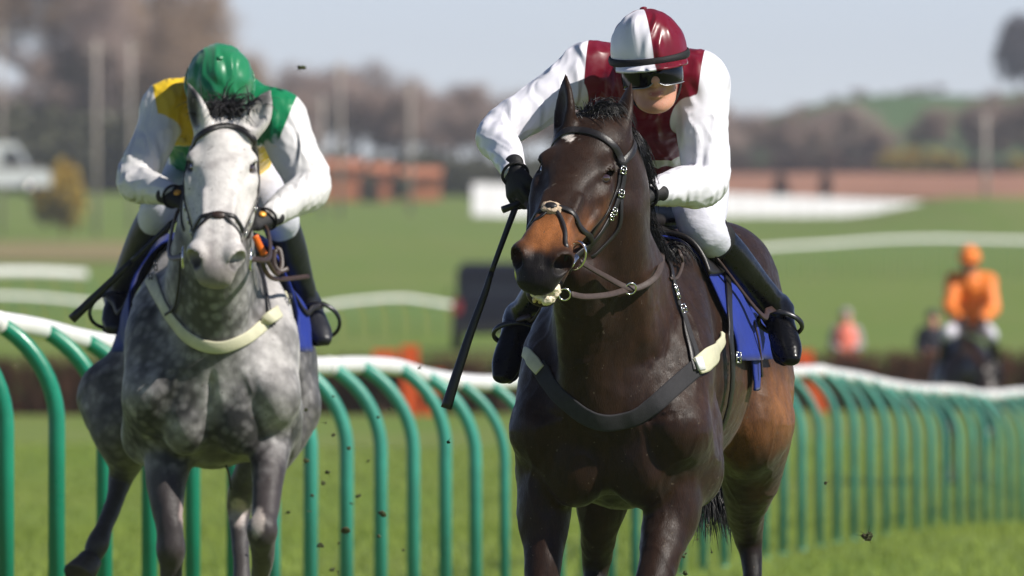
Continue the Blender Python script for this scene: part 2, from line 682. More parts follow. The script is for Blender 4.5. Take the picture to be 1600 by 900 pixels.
M['blue_cloth'] = mat('royal blue saddle cloth', col=(0.007, 0.024, 0.22), rough=0.7, sheen=0.1, spec=0.25, var=0.12, vscale=14, bump=0.004, bscale=16)
M['fleece'] = mat('sheepskin', col=(0.55, 0.42, 0.3), rough=0.95, spec=0.1, var=0.3, vscale=150, bump=0.004, bscale=220)
M['orange_strap'] = mat('orange rubber grip', col=(0.85, 0.16, 0.01), rough=0.5, bump=0.0006, bscale=200)
M['foam'] = mat('foam on teeth', col=(0.78, 0.68, 0.52), rough=0.35, var=0.2, vscale=60, bump=0.004, bscale=110, sss=0.15)
M['teeth'] = mat('horse teeth', col=(0.6, 0.45, 0.22), rough=0.3, var=0.25, vscale=50)
M['skin'] = mat('skin', col=(0.62, 0.30, 0.20), rough=0.45, spec=0.4, var=0.08, vscale=40, bump=0.0005, bscale=300, sss=0.25)
M['lips'] = mat('lips', col=(0.5, 0.14, 0.12), rough=0.35, sss=0.2)
M['glove'] = mat('black glove', col=(0.012, 0.012, 0.013), rough=0.65, spec=0.35, bump=0.0015, bscale=120)
M['goggles'] = mat('black goggle lens', col=(0.003, 0.003, 0.004), rough=0.12, spec=0.25)
M['black_fabric'] = mat('black fabric', col=(0.012, 0.012, 0.013), rough=0.7, spec=0.3, bump=0.001, bscale=200)
M['breeches'] = mat('white breeches', col=(0.62, 0.62, 0.70), rough=0.6, spec=0.35, bump=0.004, bscale=14, bstretch=(1, 1, 2))
M['whip'] = mat('black whip leather', col=(0.008, 0.008, 0.01), rough=0.4, bump=0.001, bscale=120)
M['gold'] = mat('gold badge', col=(0.8, 0.36, 0.05), rough=0.4, metal=0.3)

WHITE = (0.77, 0.76, 0.82)
MAROON = (0.15, 0.004, 0.016)
def satin(name, zones, rough=0.36):
    return mat(name, zonecols=zones, rough=rough, spec=0.38, sheen=0.04, ridged=(0.030, 11, (1.5, 1, 0.5)), rvar=0.05)
M['silk_maroon'] = satin('maroon and white satin', [('', WHITE), ('z_vest', MAROON), ('z_band', MAROON)])
M['cap_maroon'] = satin('quartered cap satin', [('', WHITE), ('z_q', MAROON)], 0.32)
GREEN = (0.004, 0.19, 0.072)
YELLOW = (0.72, 0.48, 0.02)
M['silk_green'] = satin('green and yellow jersey', [('', (0.67, 0.655, 0.65)), ('z_yel', YELLOW), ('z_grn', GREEN)], 0.4)
M['cap_green'] = mat('green cap satin', col=GREEN, rough=0.36, spec=0.5, sheen=.2, ridged=(0.030, 10, (1.7, 1, .5)))
M['silk_orange'] = mat('orange silk', col=(0.85, 0.2, 0.008), rough=0.5, sheen=0.2, bump=0.006, bscale=14)

M['rail_white'] = mat('white plastic rail', col=(0.8, 0.79, 0.77), rough=0.4, var=0.06, vscale=3, bump=0.001, bscale=20)
M['post_green'] = mat('green plastic post', col=(0.006, 0.20, 0.115), rough=0.33, spec=0.5, var=0.14, vscale=5, bump=0.0008, bscale=40, rvar=0.08)
M['post_teal'] = mat('sun faded green post', col=(0.04, 0.27, 0.20), rough=0.42, spec=0.45, var=0.16, vscale=5, bump=0.0008, bscale=40, rvar=0.08)
M['brush'] = mat('birch brush', col=(0.11, 0.045, 0.025), rough=0.85, var=0.5, vscale=6)
M['brush_top'] = mat('cut brush', col=(0.24, 0.10, 0.055), rough=0.85, var=0.4, vscale=6)
M['orange_pad'] = mat('orange hurdle marker', col=(0.75, 0.1, 0.012), rough=0.55, var=0.1, vscale=4)
M['wood'] = mat('weathered timber', col=(0.24, 0.14, 0.08), rough=0.8, var=0.3, vscale=5)
M['bark_warm'] = mat('warm brown twig bark', col=(0.21, 0.145, 0.095), rough=0.9, spec=0.2, var=0.3, vscale=0.6)
M['bark'] = mat('bare twig bark', col=(0.215, 0.155, 0.13), rough=0.9, spec=0.2, var=0.3, vscale=0.6)
M['bark_pale'] = mat('pale bark', col=(0.27, 0.205, 0.18), rough=0.9, spec=0.2, var=0.3, vscale=0.6)
M['bark_dark'] = mat('dark bark', col=(0.11, 0.085, 0.08), rough=0.9, spec=0.2, var=0.3, vscale=0.6)
M['leaf_olive'] = mat('ivy and evergreen leaves', col=(0.07, 0.072, 0.03), rough=0.6, var=0.4, vscale=1.0)
M['leaf_gorse'] = mat('yellow gorse bloom', col=(0.50, 0.31, 0.02), rough=0.7, col2=(0.13, 0.13, 0.03), vscale=1.8)
M['pole'] = mat('pale concrete pole', col=(0.40, 0.34, 0.30), rough=0.8, var=0.15, vscale=1)
M['van_white'] = mat('white van paint', col=(0.88, 0.88, 0.9), rough=0.25, coat=0.6, var=0.04, vscale=2)
M['glass_dark'] = mat('dark vehicle glass', col=(0.03, 0.035, 0.04), rough=0.06, spec=0.7)
M['tyre'] = mat('tyre rubber', col=(0.02, 0.02, 0.02), rough=0.85)
M['car_navy'] = mat('navy vehicle paint', col=(0.007, 0.009, 0.02), rough=0.6, spec=.2, coat=0.05, var=0.1, vscale=3)
M['tail_light'] = mat('red tail light', col=(0.35, 0.03, 0.03), rough=0.25)
M['white_sheet'] = mat('white painted boards', col=(0.8, 0.79, 0.77), rough=0.6, var=0.06, vscale=0.8)
M['brick'] = mat('orange red brick', col=(0.52, 0.19, 0.09), rough=0.9, var=0.2, vscale=1.2)
M['roof_grey'] = mat('grey sheet roof', col=(0.25, 0.2, 0.18), rough=0.8, var=0.2, vscale=1)
M['hivis'] = mat('pink orange hi-vis vest', col=(0.9, 0.22, 0.15), rough=0.6)
M['cloth_dark'] = mat('dark coat cloth', col=(0.02, 0.02, 0.032), rough=0.8)
M['clod'] = mat('turf clod soil', col=(0.05, 0.032, 0.02), rough=0.95, col2=(0.05, 0.07, 0.02), vscale=60)

# ------------------------------------------------------------------ horses
def horse_head(F, poll, L, S, N, gape=0.0, W=1.0, Z=1.0):
    """L along the face to the muzzle, S to the horse's left, N out of the forehead"""
    def h(l, s, f):
        return poll + L * l + S * s * W + N * f
    ax = (L, S, N)
    def E(l, s, f, r, axes=None, k=.03, sub=False):
        F.ell(h(l, s, f), (r[0], r[1] * W, r[2]), axes or ax, k=k, sub=sub)
    F.tube([h(-.03, 0, -.10), h(.05, 0, -.09), h(.13, 0, -.085), h(.20, 0, -.083), h(.28, 0, -.078), h(.37, 0, -.066),
            h(.46, 0, -.056), h(.53, 0, -.053), h(.58, 0, -.058)],
           [(.072 * W, .085), (.082 * W, .088), (.088 * W, .088), (.085 * W, .086), (.070 * W, .078), (.058 * W, .064),
            (.054 * W, .053), (.055 * W, .05), (.046 * W, .04)], side=S, k=0.02, n=6)
    # flat forehead and nasal bone
    E(.14, 0, -.018, (.13, .060, .03))
    E(.33, 0, -.018, (.15, .036, .02))
    for s in (-1, 1):
        E(.20, .054 * s, -.150, (.125, .034, .095), (L, S + N * .12 * s, N), k=0.04)      # jowl
        E(.140, .072 * s, -.026, (.050, .022, .022), k=0.022)                             # brow bone
        E(.205, .076 * s, -.066, (.050, .020, .026), k=0.022)                             # lower orbit
        o_ = nrm(S * s * .80 + N * .60); t_ = np.cross(o_, L)
        F.ell(h(.165, .062 * s, -.046) + o_ * .026, (.029, .0165, .016), (nrm(L - t_ * s * .15), t_, o_), k=0.006, sub=True)   # eye opening
        E(.098, .086 * s, -.030, (.024, .010, .014), k=0.025, sub=True)                    # hollow over the eye
        F.seg(h(.25, .080 * s, -.088), h(.40, .056 * s, -.080), .016, .010, k=0.022)      # facial crest
        F.seg(h(.30, .040 * s, -.010), h(.47, .034 * s, -.012), .008, .007, k=0.02)
        E(.50, .040 * s * Z, -.030, (.065, .022 * Z, .028 * Z), k=0.025)                              # false nostril
        E(.545, .048 * s * Z, -.034, (.047 * Z, .031 * Z, .042 * Z), (L + S * .2 * s, S, N), k=0.016)     # nostril rim
    # muzzle and lips
    E(.580, 0, -.072, (.042, .050 * Z, .042 * Z), k=0.022)
    E(.610, 0, -.080, (.026 * Z, .043 * Z, .034 * Z), k=0.02)
    # lower jaw
    g = gape
    F.tube([h(.24, 0, -.215), h(.34, 0, -.170 - g * .3), h(.45, 0, -.135 - g * .8), h(.545, 0, -.122 - g)],
           [(.05 * W, .04), (.046 * W, .036), (.038 * W, .032), (.034 * W, .026)], side=S, k=0.03)
    E(.558, 0, -.130 - g, (.036, .036, .026), k=0.02)
    E(.50, 0, -.152 - g, (.035, .028, .024), k=0.02)                                      # chin
    for s in (-1, 1):
        E(.574 + (Z - 1) * .06, .062 * s * Z, -.026, (.042 * Z, .026 * Z, .031 * Z), (L + S * .35 * s - N * .2, S - L * .3 * s, N), k=0.007, sub=True)
        E(.548, .050 * s * Z, -.028, (.034 * Z, .016 * Z, .020 * Z), (L + S * .3 * s - N * .1, S, N), k=0.01, sub=True)
    # mouth
    E(.55, 0, -.103 - g * .45, (.075, .085, .004 + g * .32), k=0.006, sub=True)
    return h

def horse_ear(F, base, tip, face, w=.046):
    """leaf-shaped cupped ear, open towards 'face'"""
    d = tip - base
    ln = np.linalg.norm(d)
    d = d / ln
    face = nrm(face - d * (face @ d))
    side = np.cross(d, face)
    pts = [base - d * .02, base + d * ln * .2, base + d * ln * .45, base + d * ln * .75, tip]
    F.tube(pts, [(w * .75, .026), (w, .026), (w * .98, .021), (w * .62, .013), (.004, .004)], side=side, k=0.03, n=5)
    q = [p + face * .018 for p in (base + d * ln * .12, base + d * ln * .42, base + d * ln * .72, base + d * ln * .9)]
    F.tube(q, [(w * .45, .014), (w * .62, .016), (w * .36, .010), (.006, .004)], side=side, k=0.01, n=5, sub=True)

def hair(rng, roots, dirs, length, sag, width, seg=6, spread=0.3, lay=None):
    """many thin tapered locks; returns V, F (triangular prisms)"""
    V, F = [], []
    for r, d in zip(roots, dirs):
        p = np.array(r, float)
        v = nrm(np.array(d) + rng.normal(0, spread, 3))
        ln = length * rng.uniform(.6, 1.15)
        w = width * rng.uniform(.6, 1.3)
        u = nrm(np.cross(v, rng.normal(0, 1, 3)))
        b = len(V)
        curl = rng.normal(0, .12, 3)
        for i in range(seg + 1):
            t = i / seg
            ww = w * (1 - t) ** .7 + .0004
            x = np.cross(v, u)
            for a in (0, 2.094, 4.189):
                V.append(p + ww * (u * math.cos(a) + x * math.sin(a) * .5))
            p = p + v * ln / seg
            v = nrm(v + arr(0, 0, -sag / seg) + curl / seg + rng.normal(0, .05, 3))
        for i in range(seg):
            for j in range(3):
                k = (j + 1) % 3
                F.append((b + i * 3 + j, b + i * 3 + k, b + i * 3 + 3 + k, b + i * 3 + 3 + j))
    return np.array(V), np.array(F)

def paint(V, base, blobs):
    """coat markings and painted shade: list of (centre, radius, colour, softness)"""
    C = np.tile(np.array(base, float), (len(V), 1))
    for c, r, col, soft in blobs:
        r = np.array([r] * 3 if np.isscalar(r) else r, float)
        d = np.linalg.norm((V - np.asarray(c)) / r, axis=1)
        d = d + (fbm(V, 14, 3) - .5) * .5 * soft
        w = 1 - smooth(1 - soft, 1 + soft * .2, d)
        C = C * (1 - w[:, None]) + np.array(col) * w[:, None]
    return C

def leg_tube(F, pts, rad, k=0.03):
    F.tube(pts, rad, k=k, n=6)

def hoof_mesh(fet, toe_dir, up=None, r=.058):
    """a hoof as a truncated cone below the pastern"""
    d = nrm(toe_dir)
    mb = MB()
    mb.tube([fet, fet + d * .03, fet + d * .085, fet + d * .09], [r * .72, r * .78, r, r * .9], n=14)
    return mb

# ---- bay horse (in front)
CB = arr(.262, D_BAY, 0)
FB = nrm(arr(-.165, -.986, 0)); SB = arr(.986, -.165, 0)
def HB(s, l, z):
    return arr(CB[0], CB[1], z) + SB * s - FB * l

bay = thing('racehorse', (CB[0] + .13, CB[1] + .8, 0), 'dark bay racehorse with a white star, galloping in front', 'horse')
f = Field(0.0062)
ax = (SB, -FB, arr(0, 0, 1))
f.ell(HB(0, .86, 1.24), (.295, .64, .36), ax, k=.06)              # rib cage
f.ell(HB(0, .32, 1.16), (.245, .30, .34), ax, k=.08)              # fore chest
f.ell(HB(0, .62, 1.40), (.15, .36, .21), ax, k=.10)               # withers
f.ell(HB(0, 1.45, 1.36), (.27, .40, .29), ax, k=.10)              # croup
f.ell(HB(.12, 1.50, 1.46), (.16, .32, .19), ax, k=.08)
f.ell(HB(-.12, 1.50, 1.46), (.16, .32, .19), ax, k=.08)
for s in (-1, 1):
    f.tube([HB(.12 * s, .55, 1.45), HB(.185 * s, .30, 1.25), HB(.178 * s, .14, 1.06)], [(.085, .14), (.095, .14), (.10, .105)], side=SB, k=.06)   # shoulder blade
    f.tube([HB(.178 * s, .14, 1.05), HB(.20 * s, .34, .92)], [.105, .10], k=.06)                                                   # upper arm
    f.ell(HB(.205 * s, .40, 1.02), (.085, .15, .16), ax, k=.05)                                                                    # triceps
    f.ell(HB(.098 * s, .125, .95), (.098, .085, .125), ax, k=.05)                                                                # breast muscle
    f.ell(HB(.105 * s, .14, 1.12), (.10, .10, .15), ax, k=.04)
f.ell(HB(0, .010, .96), (.008, .03, .15), ax, k=.025, sub=True)
for s in (-1, 1):
    f.ell(HB(.180 * s, -.005, .94), (.014, .04, .12), (nrm(SB + arr(0, 0, .45 * s)), -FB, nrm(arr(0, 0, 1) - SB * .45 * s)), k=.05, sub=True)
    f.ell(HB(.10 * s, .0, 1.085), (.09, .03, .006), (nrm(SB + arr(0, 0, .25 * s)), -FB, nrm(arr(0, 0, 1) - SB * .25 * s)), k=.03, sub=True)                                                                # breast furrow
# neck
neck_b = [HB(0, .42, 1.28), HB(0, .20, 1.42), HB(-.01, .04, 1.58), PB(948, 300, -.01), PB(938, 242, -.06)]
f.tube(neck_b, [(.195, .27), (.17, .235), (.145, .19), (.122, .155), (.10, .12)], side=SB, k=.07, n=6)
f.tube([PB(962, 330, -.10), PB(972, 420, -.02), PB(985, 520, .05)], [(.06, .05), (.065, .06), (.07, .06)], k=.05)    # jugular side of the neck
f.tube([PB(900, 430, -.16), PB(915, 520, .0), PB(935, 640, .06)], [(.07, .07), (.085, .07), (.10, .07)], k=.06)      # throat
# fore legs
fr = [PB(852, 745, .26), PB(852, 820, .22), PB(848, 890, .17), PB(845, 955, .14), PB(845, 1010, .17), PB(846, 1120, .22), PB(845, 1165, .20)]
leg_tube(f, fr, [.085, .070, .052, .046, .036, .031, .036], .04)
fl = [PB(1062, 745, .26), PB(1046, 810, .16), PB(1028, 880, .06), PB(1012, 955, -.02), PB(1008, 1010, .06), PB(1010, 1100, .26), PB(1012, 1135, .33)]
leg_tube(f, fl, [.088, .076, .058, .046, .036, .031, .036], .04)
for a, b in ((fr, fl),):
    f.ell(fr[1] + arr(-.02, 0, .05), (.05, .07, .12), None, k=.04)
    f.ell(fl[1] + arr(.025, 0, .06), (.055, .07, .13), None, k=.04)
    f.ell(fr[3] + arr(0, -.015, 0), (.046, .042, .05), None, k=.02)
    f.ell(fl[3] + arr(0, -.015, 0), (.046, .042, .05), None, k=.02)
# hind legs
f.ell(PB(1168, 600, 1.42), (.135, .26, .26), (SB, -FB, arr(0, 0, 1)), k=.08)      # near thigh
f.ell(PB(1172, 668, 1.26), (.105, .15, .15), None, k=.06)                          # stifle
hl = [PB(1178, 668, 1.32), PB(1172, 740, 1.42), PB(1165, 800, 1.56), PB(1170, 842, 1.66), PB(1176, 905, 1.62), PB(1178, 1040, 1.50), PB(1174, 1085, 1.46)]
leg_tube(f, hl, [.115, .092, .058, .041, .029, .029, .036], .05)
f.ell(PB(960, 640, 1.42), (.125, .26, .24), (SB, -FB, arr(0, 0, 1)), k=.08)
hr = [PB(950, 700, 1.20), PB(942, 775, 1.18), PB(936, 830, 1.22), PB(932, 880, 1.30), PB(928, 930, 1.26), PB(922, 1060, 1.10), PB(920, 1100, 1.06)]
leg_tube(f, hr, [.12, .085, .056, .042, .030, .029, .036], .05)
# head
pollB = PB(920, 195, -.10)
muzB = PB(834, 420, -.54)
LBh = nrm(muzB - pollB)
SBh = nrm(np.cross(LBh, nrm(np.cross(nrm(arr(.96, -.24, -.16)), LBh))))
SBh = nrm(arr(.96, -.24, -.16) - LBh * (arr(.96, -.24, -.16) @ LBh))
NBh = np.cross(SBh, LBh)
if NBh[1] > 0: NBh = -NBh
hb = horse_head(f, pollB, LBh, SBh, NBh, gape=.034, W=1.24, Z=.97)
f.ell(hb(-.015, 0, -.055), (.06, .07, .05), (LBh, SBh, NBh), k=.05)
horse_ear(f, PB(881, 204, -.10), PB(884, 117, -.07), arr(-.9, -.5, .1))
horse_ear(f, PB(961, 222, -.06), PB(986, 131, .0), arr(.75, .55, .2))
VB, FBq = f.build()
VB = relax(VB, FBq, 1, .5)
low = smooth(.85, 1.05, VB[:, 2])[:, None]
VB = VB * low + relax(VB, FBq, 8, .5) * (1 - low)
_n = vnormals(VB, FBq)
_w = 1 - smooth(1.45, 1.62, VB[:, 2])
VB = VB + _n * (_w * ((fbm(VB * np.array([1.2, 1, .6]), 13, 77) - .5) * .014 + np.clip(1 - np.abs(fbm(VB * np.array([1.1, .8, .5]), 9, 79, 2) - .5) * 14, 0, 1) ** 2 * .0022))[:, None]
print('bay', len(VB), time.time() - T0)
bay_col = (.0205, .0088, .0043)
tan = (.27, .098, .030)
black = (.007, .0055, .005)
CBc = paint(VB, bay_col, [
    (hb(.46, 0, -.04), (.11, .12, .11), tan, .7), (hb(.38, .05, -.11), (.09, .07, .11), (.16, .060, .019), .9),
    (hb(.580, 0, -.075), (.085, .095, .085), (.0085, .0065, .0065), .25),
    (hb(.26, .09, -.10), (.06, .06, .08), (.075, .030, .011), .9),
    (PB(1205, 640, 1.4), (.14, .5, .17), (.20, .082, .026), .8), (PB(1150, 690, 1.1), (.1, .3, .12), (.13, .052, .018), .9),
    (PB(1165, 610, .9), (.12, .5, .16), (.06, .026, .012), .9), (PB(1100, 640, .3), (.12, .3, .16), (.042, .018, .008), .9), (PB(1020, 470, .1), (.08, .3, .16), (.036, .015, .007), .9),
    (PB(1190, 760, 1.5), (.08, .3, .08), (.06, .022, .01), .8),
    (PB(845, 1000, .2), (.14, .3, .17), black, .6), (PB(1010, 1020, .1), (.16, .4, .19), black, .6), (PB(1175, 950, 1.6), (.14, .4, .24), black, .5),
    (PB(925, 980, 1.2), (.14, .4, .24), black, .5), (HB(0, .25, .82), (.16, .3, .10), (.010, .006, .005), .6)])  # last blob darkens the sternum: underside shade painted into the coat
# white star with ragged edges
sd = (VB - hb(.075, -.035, 0))
u, v = sd @ SBh, sd @ LBh
star = np.maximum(np.abs(u * .8 + v * .5) / .026, np.abs(v * .8 - u * .5) / .012) + (vnoise(VB, 160, 5) - .5) * .9
w = (1 - smooth(.6, 1.1, star)) * (sd @ NBh > -.09)
CBc = CBc * (1 - w[:, None]) + np.array((.62, .55, .5)) * w[:, None]
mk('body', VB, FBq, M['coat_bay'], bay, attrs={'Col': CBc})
SURB = Surf(VB, FBq)
def horse_eye(h, s, root, lidmat, r=.0275):
    c = h(.165, .062 * s, -.046)
    V, F = sphere(c, r, n=20, m=14)
    return mk('eye', V, F, M['eye'], root)
def horse_eyes(h, L, S, N, root, lidmat):
    for s in (-1, 1):
        horse_eye(h, s, root, lidmat)
        mb = MB()
        o_ = nrm(S * s * .80 + N * .60); t_ = np.cross(o_, L)
        mb.torus(h(.165, .062 * s, -.046) + o_ * .0185, .0262, .0056, nrm(L - t_ * s * .15), nrm(t_ + L * s * .15), sy=.56, n=22)
        mb.build('eyelid', lidmat, root)
M['lid_dark'] = mat('dark eyelid', col=(.010, .007, .006), rough=.65, spec=.2)
M['lid_grey'] = mat('grey eyelid', col=(.05, .045, .045), rough=.5)
horse_eyes(hb, LBh, SBh, NBh, bay, M['lid_dark'])
# nostril linings are the hollows themselves; foam and teeth in the open mouth
fo = Field(.0035)
fo.ell(hb(.580, .006, -.134), (.028, .036, .020), (LBh, SBh, NBh), k=.015)
fo.ell(hb(.598, .022, -.138), (.020, .020, .016), (LBh, SBh, NBh), k=.015)
fo.ell(hb(.575, .036, -.122), (.022, .014, .022), (LBh, SBh, NBh), k=.012)
Vf, Ff = fo.build()
Vf = Vf + vnormals(Vf, Ff) * ((fbm(Vf, 110, 3) - .45) * .012)[:, None]
mk('mouth_foam', Vf, Ff, M['foam'], bay)
for i in range(3):
    V, F = sphere(hb(.604, -.002 + .013 * i - .006, -.142), (.010, .0065, .010), (LBh, SBh, NBh), 10, 8)
    mk('tooth', V, F, M['teeth'], bay)
# hair
rng = np.random.default_rng(4)
roots, dirs = [], []
crest = catmull([PB(925, 186, -.08), PB(968, 214, .02), PB(1005, 262, .14), PB(1030, 315, .28), PB(1046, 360, .42)], 12)
for i in range(1500):
    t = rng.random()
    c = crest[int(t * (len(crest) - 1))] + rng.normal(0, .008, 3)
    q, n = SURB.near(c)
    roots.append(q - n * .004)
    dirs.append(nrm(n * .8 + arr(.55, .25, .15)))
V, F = hair(rng, roots, dirs, .13, 3.6, .0028, spread=.13)
mk('mane', V, F, M['hair_black'], bay)
roots, dirs = [], []
for i in range(260):
    q, n = SURB.near(pollB + SBh * rng.normal(0, .022) + NBh * .02 + LBh * rng.normal(-.03, .018))
    roots.append(q - n * .004); dirs.append(nrm(n * .5 - LBh * .5 + arr(.2, .5, .3)))
V, F = hair(rng, roots, dirs, .055, 1.6, .003, spread=.25)
mk('forelock', V, F, M['hair_black'], bay)
roots = [PB(1090, 590, 1.86) + rng.normal(0, .025, 3) for i in range(1500)]
dirs = [nrm(PB(1116, 760, 1.80) - r + rng.normal(0, .03, 3)) for r in roots]
V, F = hair(rng, roots, dirs, .43, .25, .0055, seg=9, spread=.05)
mk('tail', V, F, M['hair_black'], bay)
for pts, d in ((fr, arr(0, -.35, -1)), (fl, arr(0, .5, -.8)), (hl, arr(0, -.3, -1)), (hr, arr(0, -.4, -.9))):
    hoof_mesh(pts[-1] + nrm(d) * .03, d).build('hoof', M['hoof'], bay)

# ---- grey horse (behind, by the rail)
CG = arr((330 - 800) * D_GREY / FPX, D_GREY, 0)
def HG(s, l, z):
    return arr(CG[0] + s - .012 * l, CG[1] + l, z)
grey = thing('racehorse', (CG[0], CG[1] + .8, 0), 'dapple grey racehorse with a white face and dark legs, galloping beside the rail', 'horse')
f = Field(0.0066)
Z3 = (arr(1, 0, 0), arr(0, 1, 0), arr(0, 0, 1))
f.ell(HG(0, .86, 1.22), (.28, .64, .35), Z3, k=.06)
f.ell(HG(0, .32, 1.16), (.25, .30, .33), Z3, k=.08)
f.ell(HG(0, .62, 1.38), (.15, .36, .21), Z3, k=.10)
f.ell(HG(0, 1.45, 1.30), (.28, .40, .29), Z3, k=.10)
for s in (-1, 1):
    f.tube([HG(.12 * s, .55, 1.45), HG(.19 * s, .30, 1.27), HG(.182 * s, .14, 1.08)], [(.085, .14), (.098, .14), (.102, .105)], side=arr(1, 0, 0), k=.06)
    f.tube([HG(.182 * s, .14, 1.07), HG(.20 * s, .34, .94)], [.105, .10], k=.06)
    f.ell(HG(.205 * s, .40, 1.02), (.085, .15, .16), Z3, k=.05)
    f.ell(HG(.088 * s, .115, 1.00), (.085, .085, .125), Z3, k=.03)
    f.ell(HG(.10 * s, .14, 1.14), (.09, .10, .14), Z3, k=.04)
    f.ell(HG(.215 * s, 1.40, 1.12), (.145, .28, .25), Z3, k=.08)          # thigh
f.ell(HG(0, .015, 1.02), (.010, .035, .15), Z3, k=.03, sub=True)
for s in (-1, 1):
    f.ell(HG(.178 * s, .0, .97), (.014, .04, .12), (nrm(arr(1, 0, .35 * s)), arr(0, 1, 0), nrm(arr(-.35 * s, 0, 1))), k=.05, sub=True)
neck_g = [HG(0, .42, 1.28), HG(0, .20, 1.42), HG(.01, .05, 1.60), HG(.025, -.02, 1.74), HG(.03, -.03, 1.88)]
f.tube(neck_g, [(.19, .27), (.16, .235), (.13, .19), (.105, .155), (.09, .12)], side=arr(1, 0, 0), k=.07, n=6)
f.tube([PG(346, 400, -.10), PG(343, 470, .0), PG(338, 560, .08)], [(.075, .07), (.09, .07), (.10, .06)], k=.05)
# fore legs
gfr = [PG(258, 655, .28), PG(262, 715, .24), PG(260, 770, .18), PG(264, 825, .13), PG(267, 860, .13), PG(268, 905, .16), PG(268, 990, .22), PG(268, 1030, .22)]
leg_tube(f, gfr, [.095, .082, .060, .046, .044, .037, .031, .037], .04)
gfl = [PG(430, 640, .28), PG(423, 690, .20), PG(419, 745, .08), PG(415, 795, -.02), PG(410, 830, -.08), PG(411, 862, -.02), PG(406, 905, .12), PG(402, 960, .32), PG(402, 985, .40)]
leg_tube(f, gfl, [.09, .076, .055, .046, .046, .040, .032, .030, .035], .04)
f.ell(gfl[4] + arr(0, -.012, 0), (.050, .046, .055), None, k=.02)
f.ell(gfr[4] + arr(0, -.012, 0), (.046, .044, .055), None, k=.02)
# hind legs
ghr = [PG(185, 620, 1.30), PG(193, 675, 1.22), PG(196, 715, 1.30), PG(190, 742, 1.36), PG(180, 780, 1.30), PG(163, 825, 1.20), PG(152, 850, 1.16), PG(146, 868, 1.15)]
leg_tube(f, ghr, [.14, .105, .066, .045, .033, .030, .040, .034], .05)
ghl = [PG(440, 640, 1.30), PG(415, 710, 1.20), PG(384, 755, 1.26), PG(374, 790, 1.36), PG(374, 830, 1.32), PG(378, 900, 1.20), PG(380, 960, 1.14)]
leg_tube(f, ghl, [.13, .09, .052, .046, .034, .031, .036], .05)
pollG = PG(350, 188, -.06)
muzG = PG(335, 424, -.45)
LGh = nrm(muzG - pollG)
SGh = nrm(arr(1, 0, .01) - LGh * (arr(1, 0, .01) @ LGh))
NGh = np.cross(SGh, LGh)
if NGh[1] > 0: NGh = -NGh
hg = horse_head(f, pollG, LGh, SGh, NGh, gape=.0, W=1.27)
f.ell(hg(-.01, 0, -.055), (.06, .075, .05), (LGh, SGh, NGh), k=.05)
horse_ear(f, PG(318, 200, -.08), PG(294, 130, -.06), arr(-.85, -.5, .1), .048)
horse_ear(f, PG(391, 203, -.08), PG(422, 141, -.06), arr(-.25, -.95, .1), .048)
VG, FGq = f.build()
VG = relax(VG, FGq, 1, .5)
low = smooth(.85, 1.0, VG[:, 2])[:, None]
VG = VG * low + relax(VG, FGq, 6, .5) * (1 - low)
_n = vnormals(VG, FGq)
_w = 1 - smooth(1.45, 1.62, VG[:, 2])
VG = VG + _n * (_w * ((fbm(VG * np.array([1.2, 1, .6]), 13, 78) - .5) * .012))[:, None]
print('grey', len(VG), time.time() - T0)
# dapples: pale rings in a steel coat, white head, dark legs
def cell(p, fq, seed):
    q = p * fq
    i = np.floor(q).astype(np.int64)
    best = np.full(len(p), 9.0)
    for a in (-1, 0, 1):
        for b in (-1, 0, 1):
            for c in (-1, 0, 1):
                j = i + np.array([a, b, c])
                o = np.stack([_hash(j[:, 0], j[:, 1], j[:, 2], seed + t) for t in range(3)], 1)
                best = np.minimum(best, np.linalg.norm(j + o - q, axis=1))
    return best
dap = 1 - smooth(.25, .62, cell(VG + .03 * np.stack([fbm(VG, 9, s) for s in (1, 2, 3)], 1), 29, 7))
mid = fbm(VG, 3.2, 11)
blot = smooth(.40, .62, fbm(VG * np.array([1, 1, .7]), 9, 15))
base = .04 + .10 * smooth(.35, .65, mid) + .16 * blot + .09 * (dap - .35)
base = base * (.30 + 1.35 * fbm(VG, 24, 21))
C = np.stack([base * 1.02, base * .97, base * .96], 1)
C = np.clip(C, .02, .8)
def blend(C, w, col):
    return C * (1 - w[:, None]) + np.asarray(col) * w[:, None]
zz = VG[:, 2]; xx = VG[:, 0] - CG[0]; yy = VG[:, 1] - CG[1]
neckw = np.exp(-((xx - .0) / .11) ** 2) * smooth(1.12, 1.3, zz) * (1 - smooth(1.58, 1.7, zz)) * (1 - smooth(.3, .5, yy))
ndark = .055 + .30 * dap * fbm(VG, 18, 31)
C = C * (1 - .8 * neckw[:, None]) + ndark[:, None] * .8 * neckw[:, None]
lit_shoulder = smooth(.10, .26, xx) * smooth(.95, 1.15, zz) * (1 - smooth(.4, .8, yy))
C = blend(C, lit_shoulder * .62 * (.45 + .55 * blot), (.60, .57, .55))  # sunlit side of the shoulder painted paler into the coat
legw = 1 - smooth(.72, 1.0, zz + (fbm(VG, 8, 41) - .5) * .35)
C = blend(C, legw * .95, (.030, .022, .022))
hindw = smooth(.95, 1.3, yy) * (1 - smooth(1.15, 1.45, zz))
C = blend(C, hindw * .8 * (1 - .4 * dap), (.045, .041, .043))
hd = VG - pollG
lh, sh_, nh = hd @ LGh, hd @ SGh, hd @ NGh
headw = smooth(-.06, .0, lh) * (1 - smooth(.16, .24, -nh)) * (1 - smooth(.14, .18, np.abs(sh_)))
headw = headw * ((lh > -.1) & (lh < .75) & (np.abs(sh_) < .2) & (nh > -.26))
fm = fbm(VG, 13, 51)
hc = np.stack([.60 - .17 * smooth(.48, .70, fm), .57 - .17 * smooth(.48, .70, fm), .545 - .16 * smooth(.48, .70, fm)], 1)
C = C * (1 - headw[:, None]) + hc * headw[:, None]
